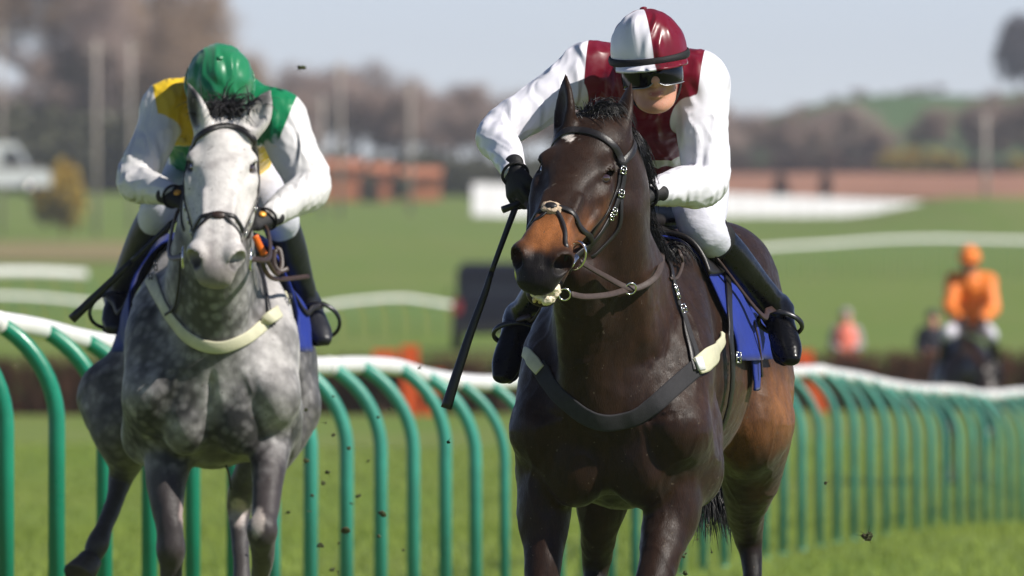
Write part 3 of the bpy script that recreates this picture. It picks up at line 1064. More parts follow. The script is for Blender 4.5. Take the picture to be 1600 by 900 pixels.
muz = smooth(.50, .60, lh + (fm - .5) * .1) * headw
C = blend(C, muz * .75, (.14, .112, .11))
for s in (-1, 1):
    d = np.linalg.norm((VG - hg(.165, .075 * s, -.04)) / .034, axis=1)
    C = blend(C, 1 - smooth(.5, 1.1, d), (.06, .05, .05))
    d = np.linalg.norm((VG - hg(.570, .056 * s, -.030)) / .036, axis=1)
    C = blend(C, (1 - smooth(.6, 1.1, d)) * .97, (.014, .012, .012))
d = np.linalg.norm((VG - PG(308, 165, -.06)) / np.array([.035, .2, .09]), axis=1)
C = blend(C, (1 - smooth(.6, 1.1, d)) * (xx < .0) * (zz > 1.97) * smooth(0, .025, (PG(312, 165, 0)[0] - VG[:, 0]) + .01), (.03, .028, .03))
for (px, py, dy, rx, rz, col) in ((402, 815, -.1, .03, .055, (.42, .36, .32)), (372, 800, 1.3, .035, .06, (.45, .38, .36)), (288, 800, .1, .02, .06, (.34, .26, .25))):
    d = np.linalg.norm((VG - PG(px, py, dy)) / np.array([rx, .2, rz]), axis=1) + (fbm(VG, 40, 61) - .5) * .6
    C = blend(C, (1 - smooth(.6, 1.1, d)) * .85, col)
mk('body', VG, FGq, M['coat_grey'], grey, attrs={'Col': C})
SURG = Surf(VG, FGq)
horse_eyes(hg, LGh, SGh, NGh, grey, M['lid_grey'])
rng = np.random.default_rng(9)
roots, dirs = [], []
for i in range(260):
    q, n = SURG.near(pollG + SGh * rng.normal(.012, .04) + NGh * .01 + LGh * rng.normal(-.04, .02))
    roots.append(q - n * .004); dirs.append(nrm(arr(rng.normal(.1, .35), -.3, .8)))
V, F = hair(rng, roots, dirs, .10, 2.2, .0042, spread=.22)
mk('forelock', V, F, M['hair_dark_grey'], grey)
roots, dirs = [], []
crest = catmull([PG(352, 186, 0), PG(352, 230, .12), PG(350, 290, .28), PG(348, 350, .42)], 12)
for i in range(260):
    c = crest[int(rng.random() * (len(crest) - 1))] + rng.normal(0, .008, 3)
    q, n = SURG.near(c)
    roots.append(q - n * .004); dirs.append(nrm(n + arr(.6, .2, 0)))
V, F = hair(rng, roots, dirs, .12, 2.2, .0045, spread=.25)
mk('mane', V, F, M['hair_dark_grey'], grey)
roots = [PG(322, 500, 1.86) + rng.normal(0, .02, 3) for i in range(200)]
dirs = [nrm(arr(.02, .25, -1) + rng.normal(0, .06, 3)) for r in roots]
V, F = hair(rng, roots, dirs, .45, .3, .0055, seg=7, spread=.07)
mk('tail', V, F, M['hair_dark_grey'], grey)
for pts, d in ((gfr, arr(0, -.35, -1)), (gfl, arr(0, .6, -.7)), (ghr, nrm(PG(128, 893, 1.10) - ghr[-1])), (ghl, arr(0, -.4, -.9))):
    hoof_mesh(pts[-1] + nrm(d) * .02, d).build('hoof', M['hoof'], grey)

# ------------------------------------------------------------------ people
def fist(F, wrist, d, up, lat, s=1.0, k=.008, g=0.0):
    """closed hand: d along the forearm, up = back of the hand, lat = towards the thumb; g inflates (glove)"""
    d, up, lat = nrm(d), nrm(up - nrm(d) * (up @ nrm(d))), None
    lat_ = np.cross(d, up)
    return d, up, lat_

def hand(F, wrist, d, up, thumb, g=0.0, k=.007, curl=1.0):
    d = nrm(d)
    up = nrm(np.asarray(up, float) - d * (np.asarray(up, float) @ d))
    th = nrm(np.asarray(thumb, float) - d * (np.asarray(thumb, float) @ d) - up * (np.asarray(thumb, float) @ up))
    F.tube([wrist - d * .03, wrist + d * .02, wrist + d * .06], [(.030 + g, .024 + g), (.036 + g, .022 + g), (.042 + g, .018 + g)], side=th, k=k)
    for i, (o, ln) in enumerate(((.030, .95), (.011, 1.05), (-.009, 1.0), (-.028, .8))):
        p0 = wrist + d * (.078 - abs(i - 1.2) * .003) + th * o
        p1 = p0 + (d * .024 - up * .022 * curl) * ln
        p2 = p1 + (-d * .010 * curl - up * .024) * ln
        p3 = p2 + (-d * .022 * curl + up * .002) * ln
        F.tube([p0 - d * .02, p0, p1, p2, p3], [.0092 + g * .5, .0096 + g * .5, .0088 + g * .5, .0080 + g * .5, .0072 + g * .5], k=.003, n=3)
    t0 = wrist + d * .022 + th * .032
    F.tube([t0, t0 + d * .026 + th * .012 - up * .012, t0 + d * .048 + th * .004 - up * .030, t0 + d * .055 - th * .016 - up * .038],
           [.014 + g, .0125 + g, .011 + g, .009 + g], k=.007, n=3)

def head_mesh(F, c, U, Fd, R):
    """U up, Fd the way the face looks, R the person's left"""
    def h(r, f, u):
        return c + R * r + Fd * f + U * u
    A = (R, Fd, U)
    F.ell(h(0, -.008, .03), (.074, .094, .092), A, k=.02)
    F.ell(h(0, .030, -.035), (.060, .060, .075), A, k=.03)
    F.tube([h(-.052, -.01, -.055), h(-.034, .045, -.094), h(0, .066, -.104), h(.034, .045, -.094), h(.052, -.01, -.055)], [.018, .019, .021, .019, .018], k=.025)
    F.tube([h(0, .084, .022), h(0, .100, -.006), h(0, .111, -.026), h(0, .096, -.037)], [.010, .0115, .0145, .010], k=.012)
    for s in (-1, 1):
        F.ell(h(.013 * s, .098, -.033), (.009, .010, .008), A, k=.006)
        F.ell(h(.040 * s, .068, -.020), (.024, .020, .018), A, k=.02)           # cheek bone
        F.ell(h(.031 * s, .094, .014), (.019, .014, .011), A, k=.012, sub=True)  # eye socket
        F.ell(h(.030 * s, .082, .012), (.013, .011, .010), A, k=.004)
        F.ell(h(.078 * s, -.004, -.005), (.008, .019, .030), A, k=.006)          # ear
    F.tube([h(-.048, .072, .030), h(0, .090, .034), h(.048, .072, .030)], [.009, .010, .009], k=.012)
    F.tube([h(-.025, .082, -.058), h(0, .094, -.055), h(.025, .082, -.058)], [.005, .0075, .005], k=.006)
    F.tube([h(-.022, .080, -.069), h(0, .092, -.071), h(.022, .080, -.069)], [.0055, .0085, .0055], k=.006)
    F.tube([h(-.027, .094, -.0635), h(0, .106, -.0630), h(.027, .094, -.0635)], [.0025, .0030, .0025], k=.004, sub=True)
    return h

def dome(c, U, Fd, R, rs, rf, ru, brim=-.15, n=48, m=18, pucker=.0):
    """cap over a skull helmet; attribute az lets the quarters be coloured"""
    V, F, az, el = [], [], [], []
    for i in range(m + 1):
        t = brim + (math.pi / 2 - brim) * i / m
        for j in range(n):
            a = 2 * math.pi * j / n
            q = 1 + pucker * math.sin(a * 9 + i * .4) * math.sin(min(1, i / m * 1.6) * math.pi) + .5 * pucker * math.sin(a * 23 + i)
            if i == m: q = 1
            ct = math.cos(t) if t > 0 else 1 - t * t * .25
            V.append(c + R * rs * ct * math.sin(a) * q + Fd * rf * ct * math.cos(a) * q + U * ru * math.sin(t) * q)
            az.append(a if a <= math.pi else a - 2 * math.pi); el.append(t)
    for i in range(m):
        for j in range(n):
            k = (j + 1) % n
            F.append((i * n + j, i * n + k, (i + 1) * n + k, (i + 1) * n + j))
    return np.array(V), np.array(F), np.array(az), np.array(el)

def band_on_head(c, U, Fd, R, rs, rf, u0, u1, a0, a1, thick=.004, n=30, dip=0.0, m=4):
    """curved strip round the head between two heights"""
    V, F = [], []
    for i in range(n + 1):
        a = a0 + (a1 - a0) * i / n
        for j in range(m + 1):
            t = j / m
            u = u0 + (u1 - u0) * t - dip * math.cos(a)
            bul = 1 + .03 * math.sin(math.pi * t)
            e = R * math.sin(a) * rs * bul + Fd * math.cos(a) * rf * bul
            V.append(c + e + U * u)
    k = len(V)
    for i in range(n + 1):
        a = a0 + (a1 - a0) * i / n
        for j in range(m + 1):
            t = j / m
            u = u0 + (u1 - u0) * t - dip * math.cos(a)
            V.append(c + R * math.sin(a) * (rs - thick) + Fd * math.cos(a) * (rf - thick) + U * u)
    w = m + 1
    for i in range(n):
        for j in range(m):
            a, b = i * w + j, (i + 1) * w + j
            F.append((a, b, b + 1, a + 1))
            F.append((k + a, k + a + 1, k + b + 1, k + b))
        F.append((i * w, k + i * w, k + (i + 1) * w, (i + 1) * w))
        F.append((i * w + m, (i + 1) * w + m, k + (i + 1) * w + m, k + i * w + m))
    F.append(tuple([j for j in range(w)] + [k + j for j in range(w)][::-1]))
    F.append(tuple([n * w + j for j in range(w)][::-1] + [k + n * w + j for j in range(w)]))
    return V, F

def seg_dist(P, a, b):
    ab = b - a
    t = np.clip((P - a) @ ab / (ab @ ab), 0, 1)
    return np.linalg.norm(P - a - t[:, None] * ab, axis=1), t

def crease(V, N, J, amp, seed):
    """folds of loose silk: long drag lines down the cloth, gathered at the elbows"""
    def ridge(q, f, sd, p=3.0):
        return np.clip(1 - np.abs(fbm(q, f, sd, 2) - .5) * 4.2, 0, 1) ** p
    warp = np.stack([fbm(V, 6, seed + 20 + i) for i in range(3)], 1) * .10
    out = (fbm(V, 7, seed + 30) - .5) * amp * 1.6
    arm = np.zeros(len(V))
    for s in 'LR':
        sh, el, wr = J['sh' + s], J['el' + s], J['wr' + s]
        for a, b in ((sh, el), (el, wr)):
            ds, t = seg_dist(V, a, b)
            inarm = 1 - smooth(.09, .13, ds)
            arm = np.maximum(arm, inarm)
            u = nrm(b - a)
            along = (V - a) @ u
            e1 = nrm(np.cross(u, arr(.3, .8, .5))); e2 = np.cross(u, e1)
            ang = np.arctan2((V - a) @ e2, (V - a) @ e1) + along * 5.0
            q = np.stack([np.cos(ang) * .07, np.sin(ang) * .07, along * .28], 1) + warp * .5
            out += inarm * amp * .55 * ridge(q, 26, seed + 5)
        w = np.exp(-(np.linalg.norm(V - el, axis=1) / .10) ** 2)
        out += w * amp * .35 * ridge((V + warp * .5) * np.array([.6, .6, 1.3]), 30, seed + 11, 2.2)
    out += (1 - arm) * amp * 1.5 * ridge((V + warp) * np.array([1.0, .45, .40]), 16, seed)
    return V + N * (out - amp * .2)[:, None]

def rider(root, J, o, hres=.006):
    """jockey built from joints J; o: options (materials, radii)"""
    sc_ = o.get('s', 1.0)
    R = lambda *v: [tuple(q * sc_ for q in x) if isinstance(x, tuple) else x * sc_ for x in v]
    cx = nrm(J['shL'] - J['shR'])
    # --- body: head, neck, trunk, arms, hands and legs in one surface
    B = Field(hres)
    head_mesh(B, J['head'], J['U'], J['Fd'], J['R'])
    B.tube([J['neck'], J['head'] - J['U'] * .05 - J['Fd'] * .02], R(.058, .054), k=.03, n=1)
    B.tube([J['hip'], J['waist'], J['chest'], J['neck']], R((.13, .09), (.125, .085), (.15, .10), (.08, .06)), side=cx, k=.05)
    for s in 'LR':
        B.tube([J['neck'], J['sh' + s], J['el' + s], J['wr' + s]], R(.05, .052, .038, .026), k=.03, n=1)
        d = nrm(J['hd' + s]) if 'hd' + s in J else nrm(J['wr' + s] - J['el' + s])
        hand(B, J['wr' + s], d, J.get('up' + s, arr(0, -.3, 1)), J.get('th' + s, arr(0, -.5, .5)))
        B.tube([J['hip'], J['hp' + s], J['kn' + s], J['an' + s], J['an' + s] + (J['toe' + s] - J['an' + s]) * .6], R(.08, .082, .048, .030, .022), k=.02, n=1)
    V, F = B.build()
    lipd = np.linalg.norm((V - (J['head'] + J['Fd'] * .088 - J['U'] * .063)) @ np.array([J['R'] / .026, J['Fd'] / .02, J['U'] / .0115]).T, axis=1)
    skin = np.array((.60, .30, .205)) * (.93 + .14 * fbm(V, 60, 5))[:, None]
    w = (1 - smooth(.6, 1.05, lipd))[:, None]
    skin = skin * (1 - w) + np.array((.42, .13, .12)) * w
    mk('body', V, F, M['skin_face'], root, attrs={'Col': skin})
    V, F = sphere(J['head'] + J['Fd'] * .0895 - J['U'] * .0632, (.0190, .006, .0034), (J['R'], J['Fd'], J['U']), 12, 6)
    mk('teeth', V, F, M['white_tape'], root)
    # --- silks
    S = Field(hres)
    S.tube([J['hip'] + (J['waist'] - J['hip']) * .25, J['waist'], J['chest'], J['neck'] + (J['chest'] - J['neck']) * .12], R((.17, .13), (.175, .135), (.20, .15), (.11, .095)), side=cx, k=.05, n=6)
    for s in 'LR':
        ra = o.get('arm' + s, (.075, .070, .062, .066, .054, .037))
        sh, el, wr = J['sh' + s], J['el' + s], J['wr' + s]
        S.ell(sh, R(.082, .082, .082), None, k=.06)
        S.tube([sh + (J['chest'] - sh) * .35, sh, sh + (el - sh) * .5, el, el + (wr - el) * .5, el + (wr - el) * .93],
               R(ra[0], ra[0], ra[1], ra[2], ra[4], ra[5]), k=.04, n=5)
    V, F = S.build()
    N = vnormals(V, F)
    V = crease(V, N, J, o.get('crease', .006), 3)
    V = relax(V, F, 1, .4)
    mk('silks', V, F, o['silk'], root, attrs=o['zones'](V, J))
    # --- breeches
    L = Field(hres * 1.15)
    L.ell(J['hip'], R(.17, .14, .13), None, k=.06)
    for s in 'LR':
        hp, kn, an = J['hp' + s], J['kn' + s], J['an' + s]
        L.tube([hp, hp + (kn - hp) * .55, kn, kn + (an - kn) * .2], R(.105, .088, .068, .056), k=.05, n=5)
    V, F = L.build()
    V = V + vnormals(V, F) * ((fbm(V, 12, 8) - .5) * .012)[:, None]
    mk('breeches', V, F, o.get('breech', M['breeches']), root)
    # --- boots
    for s in 'LR':
        kn, an, toe = J['kn' + s], J['an' + s], J['toe' + s]
        sh = nrm(an - kn)
        ft = nrm(toe - an)
        out = J.get('side' + s, cx)
        b = Field(hres)
        a0 = kn + (an - kn) * o.get('boot_from', .12)
        b.tube([a0, kn + (an - kn) * .35, kn + (an - kn) * .7, an], R(.060, .061, .050, .044), k=.02, n=6)
        heel = an - ft * .045 + sh * .035
        b.tube([an, an + (toe - an) * .35, an + (toe - an) * .75, toe], R((.042, .046), (.043, .042), (.045, .034), (.032, .022)), side=out, k=.035, n=6)
        b.ell(heel, R(.035, .035, .038), None, k=.035)
        V, F = b.build()
        fold = (fbm(V * np.array([.8, .8, 1.6]), 20, 13) - .5) * .010 * np.exp(-(np.linalg.norm(V - an, axis=1) / .12) ** 2)
        V = V + vnormals(V, F) * fold[:, None]
        bo = mk('boot', V, F, o.get('boot', M['boot']), root)
        so = nrm(np.cross(out, ft))
        if so @ sh < 0: so = -so
        mb = MB()
        P = np.array([heel + so * .028, an + (toe - an) * .4 + so * .040, an + (toe - an) * .8 + so * .034, toe + so * .018])
        V, F = ribbon(P, [so] * 4, np.array([.058, .07, .078, .05]) * sc_, .008, 5)
        mk('sole', V, F, M['boot_band'], bo)
        V, F = Field_ring(a0, sh, .066 * sc_, .026 * sc_)
        mk('boot_top', V, F, M['boot_band'], bo)
    # --- gloves
    for s in 'LR':
        g = Field(min(hres, .0042))
        d = nrm(J['hd' + s]) if 'hd' + s in J else nrm(J['wr' + s] - J['el' + s])
        hand(g, J['wr' + s], d, J.get('up' + s, arr(0, -.3, 1)), J.get('th' + s, arr(0, -.5, .5)), g=.003)
        V, F = g.build()
        go = mk('glove', V, F, M['glove'], root)
        mb = MB()
        ddd = nrm(J['wr' + s] - J['el' + s])
        u = nrm(np.cross(ddd, arr(0, 0, 1)))
        mb.torus(J['wr' + s] + ddd * .012, .0375, .0045, u, np.cross(ddd, u), n=24)
        mb.build('cuff', M['black_fabric'], go)
        if o.get('badge'):
            up = nrm(J.get('up' + s, arr(0, -.3, 1)))
            V, F = sphere(J['wr' + s] + d * .03 + up * .026, (.014, .012, .006), (d, np.cross(d, up), up), 12, 6)
            mk('badge', V, F, M['gold'], go)
    # --- helmet
    c = J['head'] + J['U'] * o.get('lift', .05) - J['Fd'] * .004
    U, Fd, Rr = J['U'], J['Fd'], J['R']
    V, F, az, el = dome(c, U, Fd, Rr, .112, .130, .128, pucker=.016)
    at = {'z_q': o['cap_zone'](az, el)} if 'cap_zone' in o else None
    hm = mk('helmet_cap', V, F, o['cap'], root, attrs=at)
    V, F = sphere(c + U * .130, (.011, .011, .005), (Rr, Fd, U), 12, 6)
    mk('button', V, F, o['cap'], hm, attrs={'z_q': np.full(len(V), o.get('button', 1.0))})
    V, F = band_on_head(c, U, Fd, Rr, .1165, .1345, -.022, .000, -math.pi, math.pi, .004, 48, dip=.008)
    mk('cap_band', V, F, o.get('bandmat', M['black_fabric']), hm)
    # peak
    V, F = [], []
    n = 24
    for i in range(n + 1):
        a = -1.15 + 2.3 * i / n
        for j in range(4):
            r = 1 + .28 * math.cos(a * 1.25) * j / 3
            V.append(c + Rr * .114 * math.sin(a) * (1 + (r - 1) * .55) + Fd * .131 * math.cos(a) * r + U * (-.020 - .014 * j / 3 - .004 * math.cos(a)))
    k = len(V)
    V = V + [v - U * .006 for v in V]
    for i in range(n):
        for j in range(3):
            a, b = i * 4 + j, (i + 1) * 4 + j
            F.append((a, a + 1, b + 1, b)); F.append((k + a, k + b, k + b + 1, k + a + 1))
        F.append((i * 4 + 3, k + i * 4 + 3, k + i * 4 + 7, i * 4 + 7))
    azs = np.array([-1.15 + 2.3 * (q // 4) / n for q in range(k)] * 2)
    at = {'z_q': o['cap_zone'](azs, azs * 0)} if 'cap_zone' in o else None
    mk('peak', V, F, o['cap'], hm, attrs=at)
    # goggles and strap
    if o.get('goggles', True):
        V, F = band_on_head(J['head'], U, Fd, Rr, .092, .117, -.042, .026, -1.3, 1.3, .014, 30, m=8)
        V = [v + U * (.016 * math.exp(-((v - J['head']) @ Rr / .016) ** 2)) * (1 if (v - J['head']) @ U < .0 else 0) for v in V]
        gg = mk('goggles', V, F, M['goggles'], root)
        V, F = band_on_head(c - U * .03, U, Fd, Rr, .1035, .118, -.012, .014, 1.1, 2 * math.pi - 1.1, .003, 30)
        mk('strap', V, F, M['black_fabric'], gg)
        V, F = band_on_head(J['head'], U, Fd, Rr, .0940, .1190, -.0445, -.0412, -1.2, 1.2, .004, 30, m=2)
        V = [v + U * (.016 * math.exp(-((v - J['head']) @ Rr / .016) ** 2)) for v in V]
        mk('rim', V, F, M['rim_silver'], gg)
    # chin strap
    mb = MB()
    P = [J['head'] + Rr * .084 * math.cos(a) + U * (-.015 - .108 * math.sin(a)) + Fd * (.01 + .035 * math.sin(a)) for a in np.linspace(0, math.pi, 17)]
    mb.tube(P, .004, n=6)
    mb.build('chin_strap', M['black_fabric'], hm)

def Field_ring(c, ax, r, hh):
    u = nrm(np.cross(ax, arr(.3, .2, 1)))
    mb = MB()
    w = np.cross(ax, u)
    V, F = [], []
    n = 28
    prof = [(-hh, r * .90), (-hh, r), (hh, r * .99), (hh, r * .90)]
    for i in range(n):
        a = 2 * math.pi * i / n
        for t, rr in prof:
            V.append(c + ax * t + (u * math.cos(a) + w * math.sin(a)) * rr)
    for i in range(n):
        k = (i + 1) % n
        for j in range(4):
            q = (j + 1) % 4
            F.append((i * 4 + j, k * 4 + j, k * 4 + q, i * 4 + q))
    return V, F

M['skin_face'] = mat('face skin', attr='Col', rough=.42, spec=.4, bump=.0006, bscale=260, sss=.2)
M['rim_silver'] = mat('silver goggle rim', col=(.35, .36, .38), rough=.3, metal=.6)

def head_axes(Fd, U):
    Fd = nrm(Fd)
    U = nrm(np.asarray(U, float) - Fd * (np.asarray(U, float) @ Fd))
    return Fd, U, np.cross(U, Fd) * -1 if np.cross(U, Fd)[0] < 0 else np.cross(U, Fd)

# ---- rider of the bay: maroon and white
Fd, U, Rr = head_axes(arr(.08, -.99, -.07), arr(-.12, -.07, .98))
JB = dict(head=PB(1017, 109, .20), U=U, Fd=Fd, R=Rr,
          neck=PB(1010, 122, .40), chest=PB(1010, 150, .54), waist=PB(1026, 205, .78), hip=PB(1034, 240, 1.0),
          shR=PB(920, 112, .46), shL=PB(1092, 128, .44),
          elR=PB(779, 207, .30), elL=PB(1102, 284, .34),
          wrR=PB(804, 270, .06), wrL=PB(1016, 302, .14),
          hpR=PB(975, 230, 1.0), hpL=PB(1085, 240, 1.0), knR=PB(905, 372, .66), knL=PB(1098, 356, .66),
          anR=PB(812, 500, 1.02), anL=PB(1214, 486, 1.04), toeR=PB(786, 588, .88), toeL=PB(1234, 560, .90),
          hdR=arr(.10, -.45, -.85), upR=arr(-.75, -.5, .2), thR=arr(.6, -.8, .1),
          hdL=arr(-.9, -.35, -.1), upL=arr(-.1, -.4, .9), thL=arr(0, -.9, -.3))
jb = thing('person', (PB(1020, 400, .8)[0], D_BAY + .8, 1.6), 'jockey in maroon and white silks crouched over the dark bay horse', 'person')
def zones_b(V, J):
    dmin = np.full(len(V), 9.0)
    lat = np.full(len(V), 9.0)
    for s, sg in (('L', 1), ('R', -1)):
        sh, el, wr = J['sh' + s], J['el' + s], J['wr' + s]
        a = sh + (el - sh) * .34
        dmin = np.minimum(dmin, np.minimum(seg_dist(V, a, el)[0], seg_dist(V, el, wr)[0]))
        out = nrm(J['shL'] - J['shR']) * sg
        lat = np.minimum(lat, (sh - V) @ out + .006 + .03 * (V[:, 2] - sh[2]))
    ax_ = nrm(J['waist'] - J['chest'])
    t = (V - J['chest']) @ ax_
    return {'z_vest': np.minimum(np.minimum(dmin - .092, lat), .14 - t), 'z_band': np.minimum(np.minimum(t - .20, .27 - t), dmin - .085)}
rider(jb, JB, dict(silk=M['silk_maroon'], cap=M['cap_maroon'], zones=zones_b,
      cap_zone=lambda az, el: np.where(az > 0, np.minimum(az, math.pi / 2 + .1 - az), -np.minimum(-az, az + math.pi / 2 + .1)) * .1 if False else np.sin(2 * (az - .02)) * .05,
      armR=(.076, .068, .060, .060, .052, .040), armL=(.080, .076, .068, .066, .058, .042)))
print('jockey 1', time.time() - T0)

# ---- rider of the grey: green and yellow
Fd, U, Rr = head_axes(arr(.0, -.62, -.78), arr(.03, -.78, .62))
JG = dict(head=PG(343, 144, .40), U=U, Fd=Fd, R=Rr,
          neck=PG(344, 158, .52), chest=PG(345, 178, .64), waist=PG(345, 232, .86), hip=PG(343, 270, 1.06),
          shR=PG(262, 168, .52), shL=PG(434, 184, .52), elR=PG(212, 282, .38), elL=PG(484, 292, .36),
          wrR=PG(268, 306, .14), wrL=PG(420, 340, .14),
          hpR=PG(300, 285, 1.05), hpL=PG(392, 285, 1.05), knR=PG(252, 322, .66), knL=PG(434, 334, .66),
          anR=PG(184, 462, 1.0), anL=PG(480, 478, 1.0), toeR=PG(178, 512, .84), toeL=PG(504, 530, .84),
          hdR=arr(.8, -.5, -.15), upR=arr(-.2, -.75, .6), thR=arr(.1, -.4, .9),
          hdL=arr(-.8, -.5, -.15), upL=arr(.2, -.75, .6), thL=arr(-.1, -.4, .9))
jg = thing('person', (CG[0], D_GREY + .8, 1.6), 'jockey in green cap and green and yellow silks, head bowed over the grey', 'person')
def zones_g(V, J):
    dmin = np.full(len(V), 9.0)
    lat = np.full(len(V), 9.0)
    for s, sg in (('L', 1), ('R', -1)):
        sh, el, wr = J['sh' + s], J['el' + s], J['wr' + s]
        a = sh + (el - sh) * .36
        dmin = np.minimum(dmin, np.minimum(seg_dist(V, a, el)[0], seg_dist(V, el, wr)[0]))
        out = nrm(J['shL'] - J['shR']) * sg
        lat = np.minimum(lat, (sh - V) @ out + .035 + .30 * (V[:, 2] - sh[2]))
    z = V[:, 2]
    vest = np.minimum(dmin - .085, lat)
    side = V[:, 0] - J['chest'][0]
    low = PG(345, 228, .6)[2] - z           # below here the halves swap
    ch = np.where(low < 0, side, -side)
    return {'z_yel': np.minimum(vest, -ch), 'z_grn': np.minimum(vest, ch)}
rider(jg, JG, dict(silk=M['silk_green'], cap=M['cap_green'], zones=zones_g, goggles=True, badge=True, boot=M['boot_navy'],
      boot_from=.03, bandmat=M['cap_green'], crease=.006, armR=(.076, .070, .066, .062, .054, .042), armL=(.086, .084, .070, .064, .056, .042)), hres=.0068)
print('jockey 2', time.time() - T0)

# ------------------------------------------------------------------ tack
def part(VF, name, m, parent):
    return mk(name, VF[0], VF[1], m, parent)

def free(S, px, py, off, fallback=None):
    """a point a little in front of the surface along the line of sight"""
    q, n = S.sight(px, py)
    if q is None:
        return fallback
    d = nrm(q - arr(0, 0, CAM_H))
    return q - d * off

def ring(c, R, r, a1, a2, sy=1.0):
    mb = MB()
    mb.torus(c, R, r, a1, a2, n=28, m=8, sy=sy)
    return mb.V, mb.F

def buckle(c, t, n, w=.022, h=.026):
    t, n = nrm(t), nrm(n)
    s = np.cross(t, n)
    mb = MB()
    P = [c + s * w / 2 * a + t * h / 2 * b + n * .006 for a, b in ((-1, -1), (1, -1), (1, 1), (-1, 1), (-1, -1))]
    for i in range(4):
        mb.tube([P[i], P[i + 1]], .0022, n=6)
    mb.tube([c - s * w / 2 + n * .008, c + s * w / 2 + n * .008], .002, n=6)
    return mb.V, mb.F

def wrap(S, H, l0, l1, a0, a1, off, nl=30, na=44, l_shift=None, zc=1.25, thick=.006, wave=0.0, seed=1, low=None):
    """cloth laid over a horse's back: lengthways l0..l1, round the barrel from a0 to a1 degrees"""
    V, N = [], []
    for i in range(na + 1):
        ta = i / na
        a = math.radians(a0 + (a1 - a0) * ta)
        for j in range(nl + 1):
            t = j / nl
            l = l0 + (l1 - l0) * t
            if l_shift: l = l_shift(l, math.degrees(a), t)
            c = H(0, l, zc)
            e = (H(1, l, zc) - c) * math.sin(a) + arr(0, 0, 1) * math.cos(a)
            q, n = S.ray(c + e * 1.0, -e, 1.0)
            if q is None:
                q, n = c + e * .3, e
            V.append(q); N.append(e)
    V, N = np.array(V).reshape(na + 1, nl + 1, 3), np.array(N).reshape(na + 1, nl + 1, 3)
    for _ in range(2):
        V[1:-1, 1:-1] = (V[1:-1, 1:-1] * 2 + V[:-2, 1:-1] + V[2:, 1:-1] + V[1:-1, :-2] + V[1:-1, 2:]) / 6
    nz = (vnoise(V.reshape(-1, 3), 9, seed).reshape(na + 1, nl + 1, 1) - .3) * wave
    edge = np.abs(np.linspace(-1, 1, na + 1))[:, None, None] ** 2
    O = V + N * (off + nz * (.25 + edge))
    I = O - N * thick
    w = nl + 1
    P = np.vstack([O.reshape(-1, 3), I.reshape(-1, 3)])
    k = (na + 1) * w
    F = []
    for i in range(na):
        for j in range(nl):
            a, b = i * w + j, (i + 1) * w + j
            F.append((a, a + 1, b + 1, b)); F.append((k + a, k + b, k + b + 1, k + a + 1))
    for i in range(na):
        F.append((i * w, (i + 1) * w, k + (i + 1) * w, k + i * w))
        F.append((i * w + nl, k + i * w + nl, k + (i + 1) * w + nl, (i + 1) * w + nl))
    for j in range(nl):
        F.append((j, k + j, k + j + 1, j + 1))
        F.append((na * w + j, na * w + j + 1, k + na * w + j + 1, k + na * w + j))
    return P, F

def stirrup(name_root, ankle, toe, side, r=.062):
    """iron hoop standing round the boot's instep"""
    f = nrm(toe - ankle)
    c = ankle + (toe - ankle) * .55
    up = nrm(np.cross(side, f))
    if up[2] < 0: up = -up
    return c, f, up

# ---------------- bay horse
tb = thing('bridle', hb(0, 0, 0) - arr(0, 0, .1), 'black leather bridle with steel bit ring on the dark bay horse', 'bridle')
K = M['leather_black']
part(SURB.strap([hb(.06, -.10, -.10), (862, 213), (880, 207), (905, 204), (930, 209), (952, 222), (966, 240), (974, 262)], .021, .004), 'browband', K, tb)
part(SURB.strap([(974, 262), (973, 285), (967, 306), (957, 331), (941, 358), (926, 378), (917, 392)], .016, .005), 'cheekpiece', K, tb)
part(SURB.strap([(968, 268), (962, 300), (950, 328), (932, 352), (920, 372)], .010, .004), 'cheekpiece', K, tb)
part(SURB.strap([hb(.06, -.10, -.10), hb(.16, -.105, -.10), hb(.30, -.085, -.10), hb(.42, -.075, -.10)], .016, .005), 'cheekpiece', K, tb)
part(SURB.strap([hb(.41, -.085, -.10), hb(.38, -.07, -.05), (846, 330), (862, 325), (883, 327), (900, 343), (914, 364), (926, 380), hb(.42, .06, -.13), hb(.42, .02, -.17)], .017, .005), 'noseband', K, tb)
part(SURB.strap([(866, 326), (877, 342), (883, 362), (884, 384), (886, 402), hb(.53, .05, -.11)], .011, .004), 'noseband_strap', K, tb)
part(SURB.strap([(858, 326), (845, 340), hb(.45, -.075, -.05), hb(.50, -.075, -.08)], .011, .004), 'noseband_strap', K, tb)
part(SURB.strap([(972, 290), (970, 325), (965, 360), hb(.30, .06, -.22), hb(.30, 0, -.24)], .011, .004), 'throat_lash', K, tb)
part(SURB.strap([(968, 258), hb(-.01, .09, -.07), hb(-.045, .05, -.05), hb(-.055, 0, -.045), hb(-.045, -.05, -.05), hb(.0, -.09, -.08)], .022, .006), 'headpiece', K, tb)
q, n = SURB.sight(862, 325)
V, F = sphere(q, (.030, .022, .012), (SBh, LBh, n), 20, 12)
V = np.array(V); V = V + (V - q) * ((vnoise(V, 300, 2) - .3) * .5)[:, None]
part((V, F), 'sheepskin_pad', M['fleece'], tb)
V, F = sphere(q + n * .011, (.018, .013, .006), (SBh, LBh, n), 14, 8)
part((V, F), 'noseband_boss', K, tb)
for px, py in ((971, 266), (968, 303), (957, 330), (952, 338)):
    q, n = SURB.sight(px, py)
    part(buckle(q + n * .004, nrm(arr(-.15, -.2, -1)), n, .018, .020), 'buckle', M['metal'], tb)
bit_c = SURB.near(hb(.47, .10, -.115))[0] + SBh * .020 + NBh * .004
